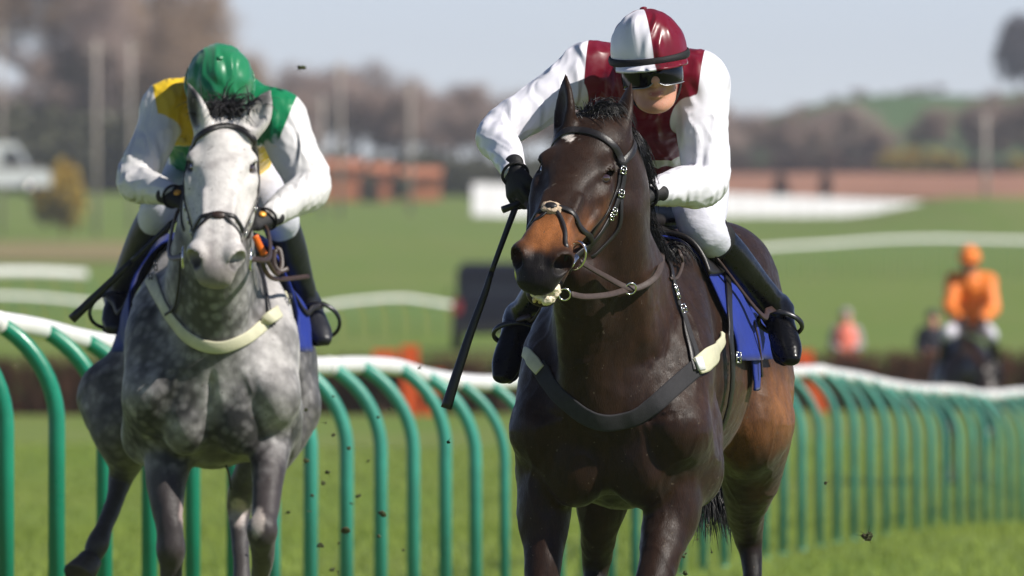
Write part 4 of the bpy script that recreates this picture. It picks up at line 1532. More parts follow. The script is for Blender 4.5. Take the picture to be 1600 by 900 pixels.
part(ring(bit_c, .040, .0045, nrm(arr(.55, -.45, .7)), nrm(arr(.50, -.2, -.82)), .82), 'bit_ring', M['metal'], tb)
mb = MB(); mb.tube([bit_c + LBh * .062 - SBh * .018 - NBh * .006, bit_c + LBh * .035 - SBh * .006 - NBh * .004, bit_c + LBh * .004], [.0085, .010, .0115], n=12)
mb.build('bit', M['metal'], tb)
bit_r = hb(.48, -.070, -.135)
part(ring(bit_r, .040, .0045, LBh, NBh), 'bit_ring', M['metal'], tb)
# reins
handL, handR = JB['wrL'] + nrm(JB['hdL']) * .08, JB['wrR'] + nrm(JB['hdR']) * .08
r1 = free(SURB, 985, 451, .03)
up_n = arr(.35, -.85, .35)
P = [bit_c + arr(.012, -.005, -.02), free(SURB, 945, 432, .05), r1, free(SURB, 1015, 441, .035), free(SURB, 1030, 422, .035), free(SURB, 1033, 393, .03), free(SURB, 1020, 353, .03), PB(1006, 325, .13), handL]
part(ribbon(P, [up_n] * len(P), .019, .005, 8), 'rein', M['leather_rein'], tb)
P = [bit_r, PB(842, 380, -.28), PB(838, 350, -.1), PB(825, 320, .0), handR]
part(ribbon(P, [arr(-.6, -.7, .3)] * len(P), .019, .005, 8), 'rein', M['leather_rein'], tb)
# running martingale: ring on the off side, strap to the breast
mart = thing('martingale', r1 - arr(0, 0, .3), 'grey brown martingale strap with steel rings under the bay horse\'s chin', 'martingale')
mring = PB(882, 460, -.40)
part(ring(mring, .017, .003, arr(1, 0, 0), arr(0, -.3, 1)), 'ring', M['metal'], mart)
part(ring(r1 + arr(0, -.008, 0), .017, .003, arr(.8, 0, .6), arr(-.5, -.5, .7)), 'ring', M['metal'], mart)
P = [mring + arr(.018, 0, 0), PB(915, 464, -.34), PB(950, 461, -.24), r1 + arr(-.01, -.004, -.004)]
part(ribbon(P, [arr(.1, -1, .25)] * 4, .018, .005, 8), 'strap', M['leather_rein'], mart)

bgb = thing('breast_girth', HB(0, 0, 1.0), 'dark grey elastic breast girth with cream ends across the bay horse\'s chest', 'breast girth')
part(SURB.strap([(842, 572), (858, 597), (885, 628), (912, 649), (940, 660), (970, 658), (1000, 648), (1028, 628), (1054, 604), (1088, 574)], .052, .004, .003, 8), 'strap', M['webbing'], bgb)
part(SURB.strap([(1086, 574), (1098, 566), (1110, 556), (1120, 540), (1125, 522)], np.array([.05, .062, .060, .035, .022]), .008, .006, 6), 'end_patch', M['cream_leather'], bgb)
part(SURB.strap([(846, 580), (834, 566), (826, 552), HB(-.30, .50, 1.27)], np.array([.036, .040, .034, .02]), .006, .005, 6), 'end_patch', M['cream_leather'], bgb)
part(SURB.strap([(1086, 561), (1092, 580)], .030, .009, .010, 2), 'white_keeper', M['white_tape'], bgb)
part(SURB.strap([(1048, 432), (1053, 458), (1065, 490), (1078, 528), (1087, 558), (1088, 574)], .020, .006, .004, 6), 'neck_strap', M['webbing'], bgb)
part(SURB.strap([(1066, 488), (1071, 520), (1080, 560), (1085, 580)], .016, .005, .004, 6), 'strap', K, bgb)
for px, py in ((1051, 452), (1054, 462), (1064, 485)):
    q, n = SURB.sight(px, py)
    part(buckle(q + n * .006, nrm(arr(.35, 0, -1)), n, .026, .024), 'buckle', M['metal'], bgb)
P = [free(SURB, 1046, 372, .02), free(SURB, 1060, 392, .04), free(SURB, 1066, 412, .04), free(SURB, 1058, 434, .03), free(SURB, 1047, 436, .015)]
part(ribbon(P, [arr(.3, -.8, .4)] * 5, .010, .005, 8), 'loop', M['leather_rein'], bgb)
part(SURB.strap([HB(-.02, .46, 1.60), (1042, 388), (1044, 412), (1048, 436)], .018, .005, .004, 6), 'neck_strap', K, bgb)

def lsh(l, a, t):
    return l + .10 * (abs(a) / 100) ** 2
clb = thing('saddle_cloth', HB(0, .9, 1.2), 'royal blue saddle cloth under the saddle of the bay horse', 'saddle cloth')
V, F = wrap(SURB, HB, .58, 1.20, -88, 90, .016, l_shift=lsh, wave=.030, seed=4)
mk('cloth', V, F, M['blue_cloth'], clb)
V, F = wrap(SURB, HB, .74, .94, 84, 106, .018, nl=10, na=10, l_shift=lsh, wave=.022, seed=6)
mk('corner_flap', V, F, M['blue_cloth'], clb)
q, n = SURB.near(HB(.22, 1.14, 1.42))
V, F = sphere(q + n * .03, (.028, .028, .004), (nrm(np.cross(n, arr(0, 0, 1))), np.cross(n, nrm(np.cross(n, arr(0, 0, 1)))), n), 16, 6)
mk('white_disc', V, F, M['white_tape'], clb)
sdb = thing('saddle', HB(0, .85, 1.5), 'small black racing saddle strapped on the bay horse', 'saddle')
V, F = wrap(SURB, HB, .60, .96, -42, 42, .034, l_shift=lambda l, a, t: l + .06 * abs(a) / 50 - .12 * (abs(a) / 50) * (1 - t), wave=.004, thick=.014)
mk('flap', V, F, K, sdb)
f = Field(.009)
f.tube([HB(0, .62, 1.66), HB(0, .75, 1.655), HB(0, .95, 1.66), HB(0, 1.08, 1.69)], [(.05, .03), (.085, .03), (.11, .03), (.10, .025)], side=SB, k=.03)
V, F = f.build(); mk('seat', V, F, K, sdb)
for s, a, t in ((1, 'anL', 'toeL'), (-1, 'anR', 'toeR')):
    an, toe = JB[a], JB[t]
    ft = nrm(toe - an)
    side = nrm(SB * s + arr(0, 0, -.15))
    c = an + ft * .052
    up = nrm(np.cross(side, ft));  up = up if up[2] > 0 else -up
    mb = MB()
    mb.torus(c, .066, .0065, side, up + ft * .15, n=32, m=8, sy=.85, r2=.009)
    mb.build('stirrup_iron', M['metal_dark'], sdb)
    top = c + up * .055 - side * .02
    q0, n0 = SURB.near(HB(.20 * s, .72, 1.55))
    q1, n1 = SURB.near(HB(.31 * s, .84, 1.38))
    P = [q0 + n0 * .05, q1 + n1 * .055, (q1 + n1 * .055) * .45 + top * .55 + arr(0, -.01, 0), top]
    part(ribbon(P, [n0, n1, n1 + arr(0, -.5, .3), n1 + arr(0, -.6, .5)], .020, .006, 8), 'stirrup_leather', M['leather_brown'], sdb)
part(SURB.strap([(1126, 440), (1128, 480), (1130, 520), (1131, 545), HB(.30, .62, 1.02), HB(.2, .62, .92), HB(0, .62, .885), HB(-.2, .62, .92), HB(-.30, .62, 1.05), HB(-.31, .62, 1.2)], .03, .006, .022, 6), 'girth', K, sdb)
part(SURB.strap([HB(.30, .86, 1.36), HB(.315, .88, 1.28), HB(.31, .90, 1.2)], .014, .005, .03, 6), 'girth_strap', M['leather_brown'], sdb)
q, n = SURB.near(HB(.31, .60, 1.26))
part(buckle(q + n * .03, arr(0, 0, -1), n, .026, .03), 'buckle', M['metal'], sdb)

# whip in the right hand
wb = thing('whip', PB(700, 636, -.05), 'black riding whip pointing down from the maroon jockey\'s hand', 'whip')
h0 = handR + arr(.0, 0, -.01)
tip = PB(697, 638, -.02)
gr0, d = PB(805, 325, .02), None
P = catmull([gr0, PB(790, 365, .01), PB(768, 425, .0), PB(757, 460, .0), PB(735, 520, -.01), PB(712, 590, -.02), tip], 5)
mb = MB(); mb.tube(P[:11], np.linspace(.0095, .0075, 11), n=10); mb.build('shaft', M['whip'], wb)
Q = P[10:]
mb = MB(); mb.tube(Q, np.linspace(.0085, .0165, len(Q)), n=10); mb.build('padded_flap', M['whip'], wb)
mb = MB(); mb.tube([PB(828, 303, .03), PB(806, 320, .02), PB(785, 328, .01)], [.0085, .010, .011], n=10); mb.build('grip', M['whip'], wb)

# ---------------- grey horse
tg = thing('bridle', hg(0, 0, 0) - arr(0, 0, .1), 'black leather bridle on the white face of the grey horse', 'bridle')
part(SURG.strap([hg(.06, -.10, -.12), (301, 232), (305, 222), (318, 208), (334, 200), (351, 197), (370, 200), (386, 208), (398, 222), (402, 232), hg(.06, .10, -.12)], .021, .006), 'browband', K, tg)
for s in (-1, 1):
    part(SURG.strap([hg(.05, .105 * s, -.10), hg(.14, .11 * s, -.09), hg(.24, .10 * s, -.09), hg(.34, .08 * s, -.09), hg(.43, .075 * s, -.09), hg(.49, .07 * s, -.10)], .016, .006, .003), 'cheekpiece', K, tg)
    part(SURG.strap([hg(.08, .105 * s, -.13), hg(.2, .10 * s, -.19), hg(.28, .05 * s, -.23), hg(.28, 0, -.24)], .012, .005), 'throat_lash', K, tg)
    c = hg(.50, .088 * s, -.105)
    part(ring(c, .036, .0045, LGh, NGh), 'bit_ring', M['metal'], tg)
    part(SURG.strap([hg(.40, .012 * s, .01), hg(.43, .035 * s, .0), hg(.48, .06 * s, -.05), hg(.52, .055 * s, -.10)], .011, .005), 'noseband_strap', K, tg)
    hand_ = JG['wr' + ('L' if s > 0 else 'R')] + nrm(JG['hd' + ('L' if s > 0 else 'R')]) * .08
    P = [c, hg(.40, .13 * s, -.22), (hg(.2, .16 * s, -.35) + hand_) / 2, hand_]
    part(ribbon(P, [arr(.7 * s, -.7, .2)] * 4, .018, .005, 8), 'rein', M['leather_brown'], tg)
    for l in (.30, .36, .42):
        q, n = SURG.near(hg(l, .09 * s, -.09))
        part(buckle(q + n * .005, LGh, n, .018, .02), 'buckle', M['metal'], tg)
part(SURG.strap([hg(.42, -.09, -.10), hg(.40, -.07, -.03), (320, 338), (332, 335), (342, 334), (354, 336), (368, 342), hg(.40, .07, -.03), hg(.42, .09, -.10)], .015, .006), 'noseband', K, tg)
q, n = SURG.sight(341, 336)
V, F = sphere(q, (.026, .017, .010), (SGh, LGh, n), 16, 8)
part((V, F), 'noseband_boss', M['leather_brown'], tg)
og = PG(398, 368, -.02), PG(404, 382, -.01), PG(412, 397, .0)
part(ribbon(og, [arr(.2, -1, .1)] * 3, .022, .012, 6), 'rein_grip', M['orange_strap'], tg)
for pts in ([(412, 395, 0), (420, 412, .05), (432, 428, .12), (440, 415, .16), (437, 392, .18), (430, 388, .18)],
            [(405, 392, -.01), (412, 418, .05), (424, 434, .1), (446, 436, .2), (482, 432, .32)],
            [(430, 390, .15), (428, 410, .14), (436, 424, .14), (450, 420, .16)]):
    P = [PG(*p) for p in pts]
    part(ribbon(P, [arr(.2, -1, .2)] * len(P), .016, .005, 8), 'rein_end', M['leather_brown'], tg)

bgg = thing('breast_girth', HG(0, 0, 1.1), 'cream leather breast girth round the grey horse\'s chest', 'breast girth')
part(SURG.strap([(236, 436), (246, 456), (258, 480), (274, 504), (294, 526), (318, 539), (348, 542), (380, 530), (410, 509), (434, 486), (450, 465), HG(.29, .45, 1.42)], .042, .007, .004, 8), 'strap', M['cream_leather'], bgg)
part(SURG.strap([(400, 400), (407, 430), (413, 462), (419, 490), (426, 510)], .014, .005, .008, 6), 'neck_strap', K, bgg)
part(SURG.strap([(286, 395), (283, 440), (279, 470), (274, 482), (262, 492)], .010, .005, .008, 6), 'neck_strap', K, bgg)
part(SURG.strap([(421, 492), (428, 505)], .018, .006, .014, 2), 'white_keeper', M['white_tape'], bgg)
for px, py in ((239, 440), (247, 420), (448, 470)):
    q, n = SURG.sight(px, py)
    if q is not None:
        part(buckle(q + n * .008, arr(0, 0, -1), n, .03, .03), 'buckle', M['metal_dark'], bgg)
clg = thing('saddle_cloth', HG(0, .9, 1.2), 'royal blue saddle cloth under the saddle of the grey horse', 'saddle cloth')
V, F = wrap(SURG, HG, .46, 1.0, -92, 92, .034, l_shift=lsh, wave=.06, seed=8, zc=1.23)
mk('cloth', V, F, M['blue_cloth'], clg)
sdg = thing('saddle', HG(0, .85, 1.5), 'small black racing saddle strapped on the grey horse', 'saddle')
V, F = wrap(SURG, HG, .62, 1.0, -46, 46, .04, l_shift=lambda l, a, t: l + .06 * abs(a) / 50, wave=.004, thick=.014, zc=1.23)
mk('flap', V, F, K, sdg)
f = Field(.010)
f.tube([HG(0, .62, 1.64), HG(0, .75, 1.635), HG(0, .95, 1.63), HG(0, 1.08, 1.65)], [(.05, .03), (.085, .03), (.11, .03), (.10, .025)], side=arr(1, 0, 0), k=.03)
V, F = f.build(); mk('seat', V, F, K, sdg)
for s, a, t in ((1, 'anL', 'toeL'), (-1, 'anR', 'toeR')):
    an, toe = JG[a], JG[t]
    ft = nrm(toe - an)
    side = nrm(arr(s, -.1, -.25))
    c = an + ft * .08 + side * .02
    up = nrm(np.cross(side, ft)); up = up if up[2] > 0 else -up
    mb = MB(); mb.torus(c, .072, .0065, side, up, n=32, m=8, sy=.95, r2=.009)
    mb.build('stirrup_iron', M['metal_dark'], sdg)
    q0, n0 = SURG.near(HG(.20 * s, .72, 1.5)); q1, n1 = SURG.near(HG(.31 * s, .80, 1.36))
    top = c + up * .06
    P = [q0 + n0 * .05, q1 + n1 * .05, (q1 + n1 * .05) * .5 + top * .5, top]
    part(ribbon(P, [n0, n1, n1 + arr(0, -.6, 0), n1 + arr(0, -.6, .2)], .02, .006, 8), 'stirrup_leather', M['leather_black'], sdg)
P = [HG(0, .62, .86), HG(.25, .62, 1.0), HG(.31, .62, 1.2), HG(.28, .66, 1.42)]
part(SURG.strap([HG(-.28, .66, 1.42), HG(-.31, .62, 1.2), HG(-.25, .62, 1.0), HG(0, .62, .86), HG(.25, .62, 1.0), HG(.31, .62, 1.2), HG(.28, .66, 1.42)], .03, .006, .02, 6), 'girth', K, sdg)
P = [PG(352, 700, .3), PG(352, 722, .26), PG(358, 742, .28), PG(361, 765, .3)]
mb = MB(); mb.tube(catmull(P, 5), .004, n=6); mb.build('loose_strap_end', K, sdg)
wg = thing('whip', PG(110, 500, .3), 'black whip held low across the green jockey\'s right boot', 'whip')
P = catmull([PG(272, 345, .16), PG(215, 400, .18), PG(160, 453, .20), PG(112, 499, .22)], 6)
mb = MB(); mb.tube(P[:8], .0095, n=10); mb.build('grip', M['whip'], wg)
mb = MB(); mb.tube(P[7:], np.linspace(.011, .0165, len(P) - 7), n=10); mb.build('padded_flap', M['whip'], wg)
print('tack', time.time() - T0)

# ------------------------------------------------------------------ ground
_GY = np.array([-50, 60, 66, 79, 90, 125, 151, 180, 250, 364, 600, 900, 1150, 1400, 1800, 2400, 3000.])
_GZ = np.array([0, 0, .03, -.13, -.28, -.55, -.93, -1.04, -1.0, -1.0, -.3, 1.4, 3.1, 5.6, 7.5, 9, 10.])
_gy = np.concatenate([np.linspace(-50, 400, 901), np.geomspace(401, 3000, 500)])
_gz = np.interp(_gy, _GY, _GZ)
def _soft(a, w):
    return np.convolve(np.pad(a, w, mode='edge'), np.ones(2 * w + 1) / (2 * w + 1), 'valid')
_gz = _soft(_soft(_gz, 8), 8)
def ground_z(x, y):
    z = np.interp(y, _gy, _gz)
    z = z + 1.75 * np.exp(-((x - 24.5) / 6.5) ** 2 - ((y - 905) / 50) ** 2)
    return z + .035 * np.sin(x * .31 + y * .05) * np.clip((np.asarray(y) - 70) / 60, 0, 1)

def ground_material():
    m = bpy.data.materials.new('turf')
    m.use_nodes = True
    N, L = m.node_tree.nodes, m.node_tree.links
    b = N['Principled BSDF']
    b.inputs['Roughness'].default_value = .9
    b.inputs['Specular IOR Level'].default_value = .15
    tc = N.new('ShaderNodeTexCoord')
    def noise(s, st=(1, 1, 1), det=4):
        mp = N.new('ShaderNodeMapping'); mp.inputs['Scale'].default_value = st
        t = N.new('ShaderNodeTexNoise'); t.inputs['Scale'].default_value = s; t.inputs['Detail'].default_value = det
        L.new(tc.outputs['Object'], mp.inputs[0]); L.new(mp.outputs[0], t.inputs['Vector'])
        r = N.new('ShaderNodeMapRange'); r.inputs[1].default_value = .32; r.inputs[2].default_value = .68
        L.new(t.outputs['Fac'], r.inputs[0])
        return r.outputs[0]
    def mix(a, bb, fac):
        x = N.new('ShaderNodeMix'); x.data_type = 'RGBA'
        if isinstance(a, tuple): x.inputs[6].default_value = (*a, 1)
        else: L.new(a, x.inputs[6])
        if isinstance(bb, tuple): x.inputs[7].default_value = (*bb, 1)
        else: L.new(bb, x.inputs[7])
        L.new(fac, x.inputs['Factor'])
        return x.outputs[2]
    fine = mix((.105, .165, .022), (.175, .225, .045), noise(6, (1, .25, 1)))
    mid = mix(fine, (.145, .21, .038), noise(.22, (1, .12, 1)))
    big = mix(mid, (.12, .195, .032), noise(.035, (1, .2, 1)))
    wear = mix(big, (.21, .20, .085), noise(.6, (1, .1, 1), 6))
    fw = N.new('ShaderNodeMix'); fw.data_type = 'RGBA'; fw.inputs['Factor'].default_value = .35
    L.new(big, fw.inputs[6]); L.new(wear, fw.inputs[7])
    L.new(fw.outputs[2], b.inputs['Base Color'])
    bp = N.new('ShaderNodeBump'); bp.inputs['Distance'].default_value = .012
    L.new(noise(14, (1, .4, 1)), bp.inputs['Height']); L.new(bp.outputs[0], b.inputs['Normal'])
    return m
M['turf'] = ground_material()
ys = np.concatenate([np.linspace(-40, 60, 12), np.linspace(64, 400, 130), np.geomspace(405, 3000, 80)])
us = np.linspace(-1, 1, 97)
us = np.sign(us) * np.abs(us) ** 2.6
V = []
for y in ys:
    w = max(80., .6 * y)
    for u in us:
        V.append((u * w, y, float(ground_z(u * w, y))))
n = len(us)
F = np.array([(i * n + j, i * n + j + 1, (i + 1) * n + j + 1, (i + 1) * n + j) for i in range(len(ys) - 1) for j in range(n - 1)])
tag(mk('ground', V, F, M['turf'], origin=(0, 0, 0)), kind='structure')

# grass blades where the near turf is in view
rng = np.random.default_rng(2)
NB = 70000
gy = np.sqrt(rng.uniform(96 ** 2, 215 ** 2, NB))
gx = rng.uniform(-1.12, 1.12, NB) * gy * 800 / FPX
gz = ground_z(gx, gy)
hh = rng.uniform(.03, .085, NB); ww = rng.uniform(.004, .009, NB)
a = rng.uniform(0, 6.28, NB)
lean = rng.normal(0, .03, (NB, 2))
base = np.stack([gx, gy, gz], 1)
dx = np.stack([np.cos(a) * ww, np.sin(a) * ww, np.zeros(NB)], 1)
V = np.empty((NB * 3, 3))
V[0::3] = base - dx
V[1::3] = base + dx
V[2::3] = base + np.stack([lean[:, 0], lean[:, 1], hh], 1)
tuft = np.repeat(rng.uniform(.7, 1.25, NB), 3)[:, None]
C = np.array((.285, .365, .07)) * tuft
M['blade'] = mat('grass blade', attr='Col', rough=.7, spec=.2, trans=.35)
tag(mk('grass', V, np.arange(NB * 3).reshape(-1, 3), M['blade'], attrs={'Col': C}), 'short green turf grass beside the running rail', 'grass', kind='stuff')

# ------------------------------------------------------------------ running rail beside the track
RAIL_Y = np.array([[-260, 488], [0, 504], [60, 513], [130, 528], [220, 545], [300, 558], [400, 569], [500, 573], [560, 570], [620, 574], [680, 590], [745, 600],
                   [800, 596], [900, 585], [1100, 580], [1230, 582], [1280, 580], [1340, 590], [1400, 604], [1440, 609], [1500, 611], [1545, 619], [1600, 613], [1700, 620], [1900, 628]])
def leg_xy(t):
    return -1.86 + 6.18 * t, 65.1 + 85.9 * t
def t_at(px):
    k = (px - 800) / FPX
    return (k * 65.1 + 1.86) / (6.18 - k * 85.9)
t0, dt = t_at(88), t_at(163) - t_at(88)
OVER = .235
def gooseneck(rail_h):
    pts = [(0, 0, -.12), (0, 0, rail_h - .40)]
    for i in range(1, 11):
        a = math.radians(62) * i / 10
        pts.append((-.46 * (1 - math.cos(a)), 0, rail_h - .40 + .40 * math.sin(a) / math.sin(math.radians(62))))
    return np.array(pts)
M['post_pale'] = mat('weathered pale green post', col=(.05, .25, .195), rough=.5, spec=.4, var=.25, vscale=3)
fence = thing('running_rail', (0, 100, -.5), 'near white running rail on curved green posts behind the two horses', 'fence')
ks = list(range(-4, 64))
tops = []
for k in ks:
    t = t0 + dt * (k + .0028 * max(k - 3, 0) ** 2)
    x, y = leg_xy(t)
    if t > 1.25: break
    px = 800 + FPX * (x - OVER) / y
    rz = CAM_H - (np.interp(px, RAIL_Y[:, 0], RAIL_Y[:, 1]) - YH) * y / FPX
    gz_ = float(ground_z(x, y))
    P = gooseneck(rz - gz_) + np.array([x, y, gz_])
    wob = (vnoise(np.array([[k * 1.7, 3.1, 0]]), 1.0, 3)[0] - .5) * .05
    P[:, 0] += np.linspace(0, 1, len(P)) * wob
    mb = MB()
    mb.tube(P, .033 if k < 12 else .027, n=10)
    q = mb.build('post', M['post_green'] if k < 5 else M['post_teal'] if k < 16 else M['post_pale'], fence)
    # socket sleeve at the foot of each post
    mb = MB(); mb.tube([(x, y, gz_ - .05), (x, y, gz_ + .015)], .036, n=10)
    mb.build('socket', M['post_green'] if k < 5 else M['post_teal'], q)
    tops.append(P[-1])
tops = np.array(tops)
rp = catmull(tops, 5)
seg = 20
for i in range(0, len(rp) - 1, seg):
    P = rp[i:i + seg + 1]
    if len(P) < 2: break
    V, F = [], []
    m = 12
    for p in P:
        for j in range(m):
            a = 2 * math.pi * j / m
            V.append(p + np.array([.036 * math.cos(a), 0, .042 * math.sin(a)]))
    for a_ in range(len(P) - 1):
        for j in range(m):
            k2 = (j + 1) % m
            F.append((a_ * m + j, a_ * m + k2, (a_ + 1) * m + k2, (a_ + 1) * m + j))
    F.append(tuple(range(m))[::-1]); F.append(tuple((len(P) - 1) * m + j for j in range(m)))
    r_ = mk('rail', V, F, M['rail_white'], fence)
    # joint collar
    p = P[0]
    mb = MB()
    mb.tube([p + arr(0, -.08, 0), p + arr(0, .08, 0)], .046, n=12)
    mb.build('joint_sleeve', M['rail_white'], r_)

# ------------------------------------------------------------------ farther rails
def far_rail(knots, Y0, Y1, spacing, label, h=1.15, pr=.03, rr=.055, n0=0):
    """knots: [(px, py of the rail)]"""
    k = np.array(knots, float)
    X0, X1 = (k[0, 0] - 800) * Y0 / FPX, (k[-1, 0] - 800) * Y1 / FPX
    n = max(2, int(math.hypot(X1 - X0, Y1 - Y0) / spacing))
    th = None
    pts = []
    for i in range(n + 1):
        t = i / n
        x, y = X0 + (X1 - X0) * t, Y0 + (Y1 - Y0) * t
        px = 800 + FPX * x / y
        z = CAM_H - (np.interp(px, k[:, 0], k[:, 1]) - YH) * y / FPX
        pts.append((x, y, z))
    th = thing('running_rail', (pts[0][0], pts[0][1], float(ground_z(pts[0][0], pts[0][1]))), label, 'fence')
    for x, y, z in pts:
        g = float(ground_z(x, y))
        mb = MB()
        mb.tube([(x + .2, y, g - .1), (x + .2, y, max(z - .35, g + .2)), (x + .13, y, z - .12), (x, y, z)], pr, n=6)
        mb.build('post', M['post_far'], th)
    mb = MB(); mb.tube(np.array(pts) + arr(0, 0, .02), rr, n=8)
    mb.build('rail', M['rail_white'], th)
    return th
M['post_far'] = mat('pale green post', col=(.05, .24, .10), rough=.5, var=.15, vscale=2)
far_rail([(-60, 462), (60, 466), (135, 474), (300, 482), (480, 484), (540, 474), (600, 468), (640, 468), (700, 478), (800, 484)], 395, 402, .52, 'white rail on close green posts crossing the field behind the hurdle')
far_rail([(-60, 428), (40, 426), (132, 430)], 470, 474, .9, 'short white rail end at the left edge of the far field', rr=.12)
far_rail([(1165, 391), (1230, 386), (1300, 382), (1380, 376), (1460, 374), (1540, 376), (1660, 378)], 610, 625, .8, 'white rail crossing the far field behind the orange jockey', rr=.075)

# ------------------------------------------------------------------ brush hurdle
HY = 250.
rng = np.random.default_rng(5)
def brush_panel(w, seed):
    r = np.random.default_rng(seed)
    V, F = [], []
    for i in range(520):
        x = r.uniform(-w / 2, w / 2); y = r.normal(0, .05); h = r.uniform(.62, .90)
        lx, ly = r.normal(0, .06), -.22 + r.normal(0, .04)
        wd = r.uniform(.006, .014)
        b = len(V)
        V += [(x - wd, y, .02), (x + wd, y, .02), (x, y + wd, .02), (x + lx - wd * .5, y + ly, h), (x + lx + wd * .5, y + ly, h), (x + lx, y + ly + wd, h)]
        F += [(b, b + 1, b + 4, b + 3), (b + 1, b + 2, b + 5, b + 4), (b + 2, b, b + 3, b + 5)]
    return V, F
pw = 1.83
px0 = -9.2
hn = 0
proto = {}
for i in range(10):
    cx = px0 + pw * i + pw / 2
    g = float(ground_z(cx, HY))
    z0 = g
    place = ['at the far left', 'second from the far left', 'behind the grey horse\'s whip', 'behind the grey horse', 'left of the orange marker', 'behind the orange marker',
             'behind the bay horse', 'right of the bay horse', 'below the hi-vis attendant', 'beyond the orange jockey at the far right'][i]
    t = thing('hurdle', (cx, HY, z0), 'brown birch brush hurdle panel ' + place, 'hurdle', 'brush hurdle panels across the track')
    key = i % 3
    if key not in proto:
        V, F = brush_panel(pw * 1.02, 40 + key)
        proto[key] = (np.array(V), F)
    V, F = proto[key]
    b = mk('brush', V + np.array([cx, HY, z0]), F, M['brush'] if i % 2 else M['brush_b'] if 'brush_b' in M else M['brush'], t)
    tag(b, kind='stuff')
    mb = MB(); mb.box((cx - pw / 2 + .01, HY - .10, z0 + .50), (cx + pw / 2 - .01, HY - .02, z0 + .58)); mb.build('top_bar', M['wood'], t, False)
    mb = MB(); mb.box((cx - pw / 2 + .01, HY - .05, z0 + .06), (cx + pw / 2 - .01, HY + .06, z0 + .26)); mb.build('bottom_board', M['brush_top'], t, False)
    for s in (-1, 1):
        mb = MB(); mb.box((cx + s * (pw / 2 - .06) - .03, HY - .12, z0 - .02), (cx + s * (pw / 2 - .06) + .03, HY - .05, z0 + .78)); mb.build('upright', M['wood'], t, False)
for px, w, h, lean, lab in ((641, .24, .98, .0, 'upright orange marker board on the hurdle left of the bay horse'), (668, .16, .62, .25, 'leaning orange marker board beside the upright one'),
                            (602, .34, .22, 0, 'low orange pad on the hurdle behind the rail'), (1284, .18, .70, -.3, 'leaning orange marker board right of the bay horse'),
                            (1240, .55, .16, 0, 'long low orange pad beside the bay horse\'s hind leg'), (1480, .25, .45, .1, 'small orange pad left of the far horse')):
    x = (px - 800) * (HY - .4) / FPX
    g = float(ground_z(x, HY - .4))
    z0 = g + (.70 if h < .3 else 0.0)
    mb = MB()
    mb.box((-w / 2, -.03, z0), (w / 2, .03, z0 + h), (np.array([[1, 0, lean], [0, 1, 0], [0, 0, 1]]), arr(x - lean * z0, HY - .4, 0)))
    o = mb.build('marker_board', M['orange_pad'], None, False)
    tag(o, lab, 'marker')

# ------------------------------------------------------------------ vehicles
def wheel(parent, c, r, w, ax=arr(1, 0, 0)):
    mb = MB(); mb.tube([c - ax * w / 2, c - ax * w * .4, c + ax * w * .4, c + ax * w / 2], [r * .9, r, r, r * .9], n=18)
    q = mb.build('wheel', M['tyre'], parent)
    mb = MB(); mb.tube([c - ax * w * .53, c + ax * w * .53], r * .55, n=14)
    mb.build('rim', M['metal'], q)
def car_rear():
    Y = 372.
    x = (778 - 800) * Y / FPX
    g = float(ground_z(x, Y))
    t = thing('car', (x, Y + 1.8, g), 'dark navy four wheel drive car parked on the grass behind the hurdle', 'car')
    O = arr(x, Y, g)
    f = Field(.03)
    sec = [(0, .96, .30, 1.05), (.15, .98, .28, 1.12), (2.6, .98, .28, 1.10), (4.2, .93, .35, .95)]
    mb = MB()
    def loft(secs, name, m, par):
        V, F = [], []
        for (y, hw, z0, z1, r) in secs:
            pr = [(-hw + r, z0), (-hw, z0 + r), (-hw, z1 - r), (-hw + r, z1), (hw - r, z1), (hw, z1 - r), (hw, z0 + r), (hw - r, z0)]
            V += [O + arr(a, y, b) for a, b in pr]
        n = 8
        for i in range(len(secs) - 1):
            for j in range(n):
                k = (j + 1) % n
                F.append((i * n + j, i * n + k, (i + 1) * n + k, (i + 1) * n + j))
        F.append(tuple(range(n))[::-1]); F.append(tuple((len(secs) - 1) * n + j for j in range(n)))
        return mk(name, V, F, m, par, False)
    loft([(0, .90, .42, 1.08, .06), (.06, .95, .34, 1.12, .06), (3.1, .95, .34, 1.12, .06), (4.3, .92, .36, 1.0, .08), (4.45, .85, .4, .9, .08)], 'body', M['car_navy'], t)
    loft([(.12, .86, 1.10, 1.74, .08), (.35, .80, 1.10, 1.84, .08), (2.3, .78, 1.10, 1.84, .08), (3.1, .84, 1.10, 1.16, .02)], 'cabin', M['car_navy'], t)
    mb = MB(); mb.add([O + arr(a, y, z) for a, y, z in ((-.70, .10, 1.20), (.70, .10, 1.20), (.64, .215, 1.70), (-.64, .215, 1.70))], [(0, 1, 2, 3)])
    mb.build('rear_window', M['glass_dark'], t, False)
    for s in (-1, 1):
        mb = MB(); mb.box(O + arr(s * .84 - .08, -.03, .78), O + arr(s * .84 + .08, .06, 1.06)); mb.build('tail_light', M['tail_light'], t, False)
        for yy in (.75, 3.5):
            wheel(t, O + arr(s * .84, yy, .36), .36, .24)
        mb = MB(); mb.box(O + arr(s * .98 - .03, 2.7, 1.12), O + arr(s * 1.08 + .03, 2.8, 1.30)); mb.build('mirror', M['car_navy'], t, False)
    mb = MB(); mb.box(O + arr(-.92, -.10, .40), O + arr(.92, .0, .56)); mb.build('bumper', M['tyre'], t, False)
car_rear()
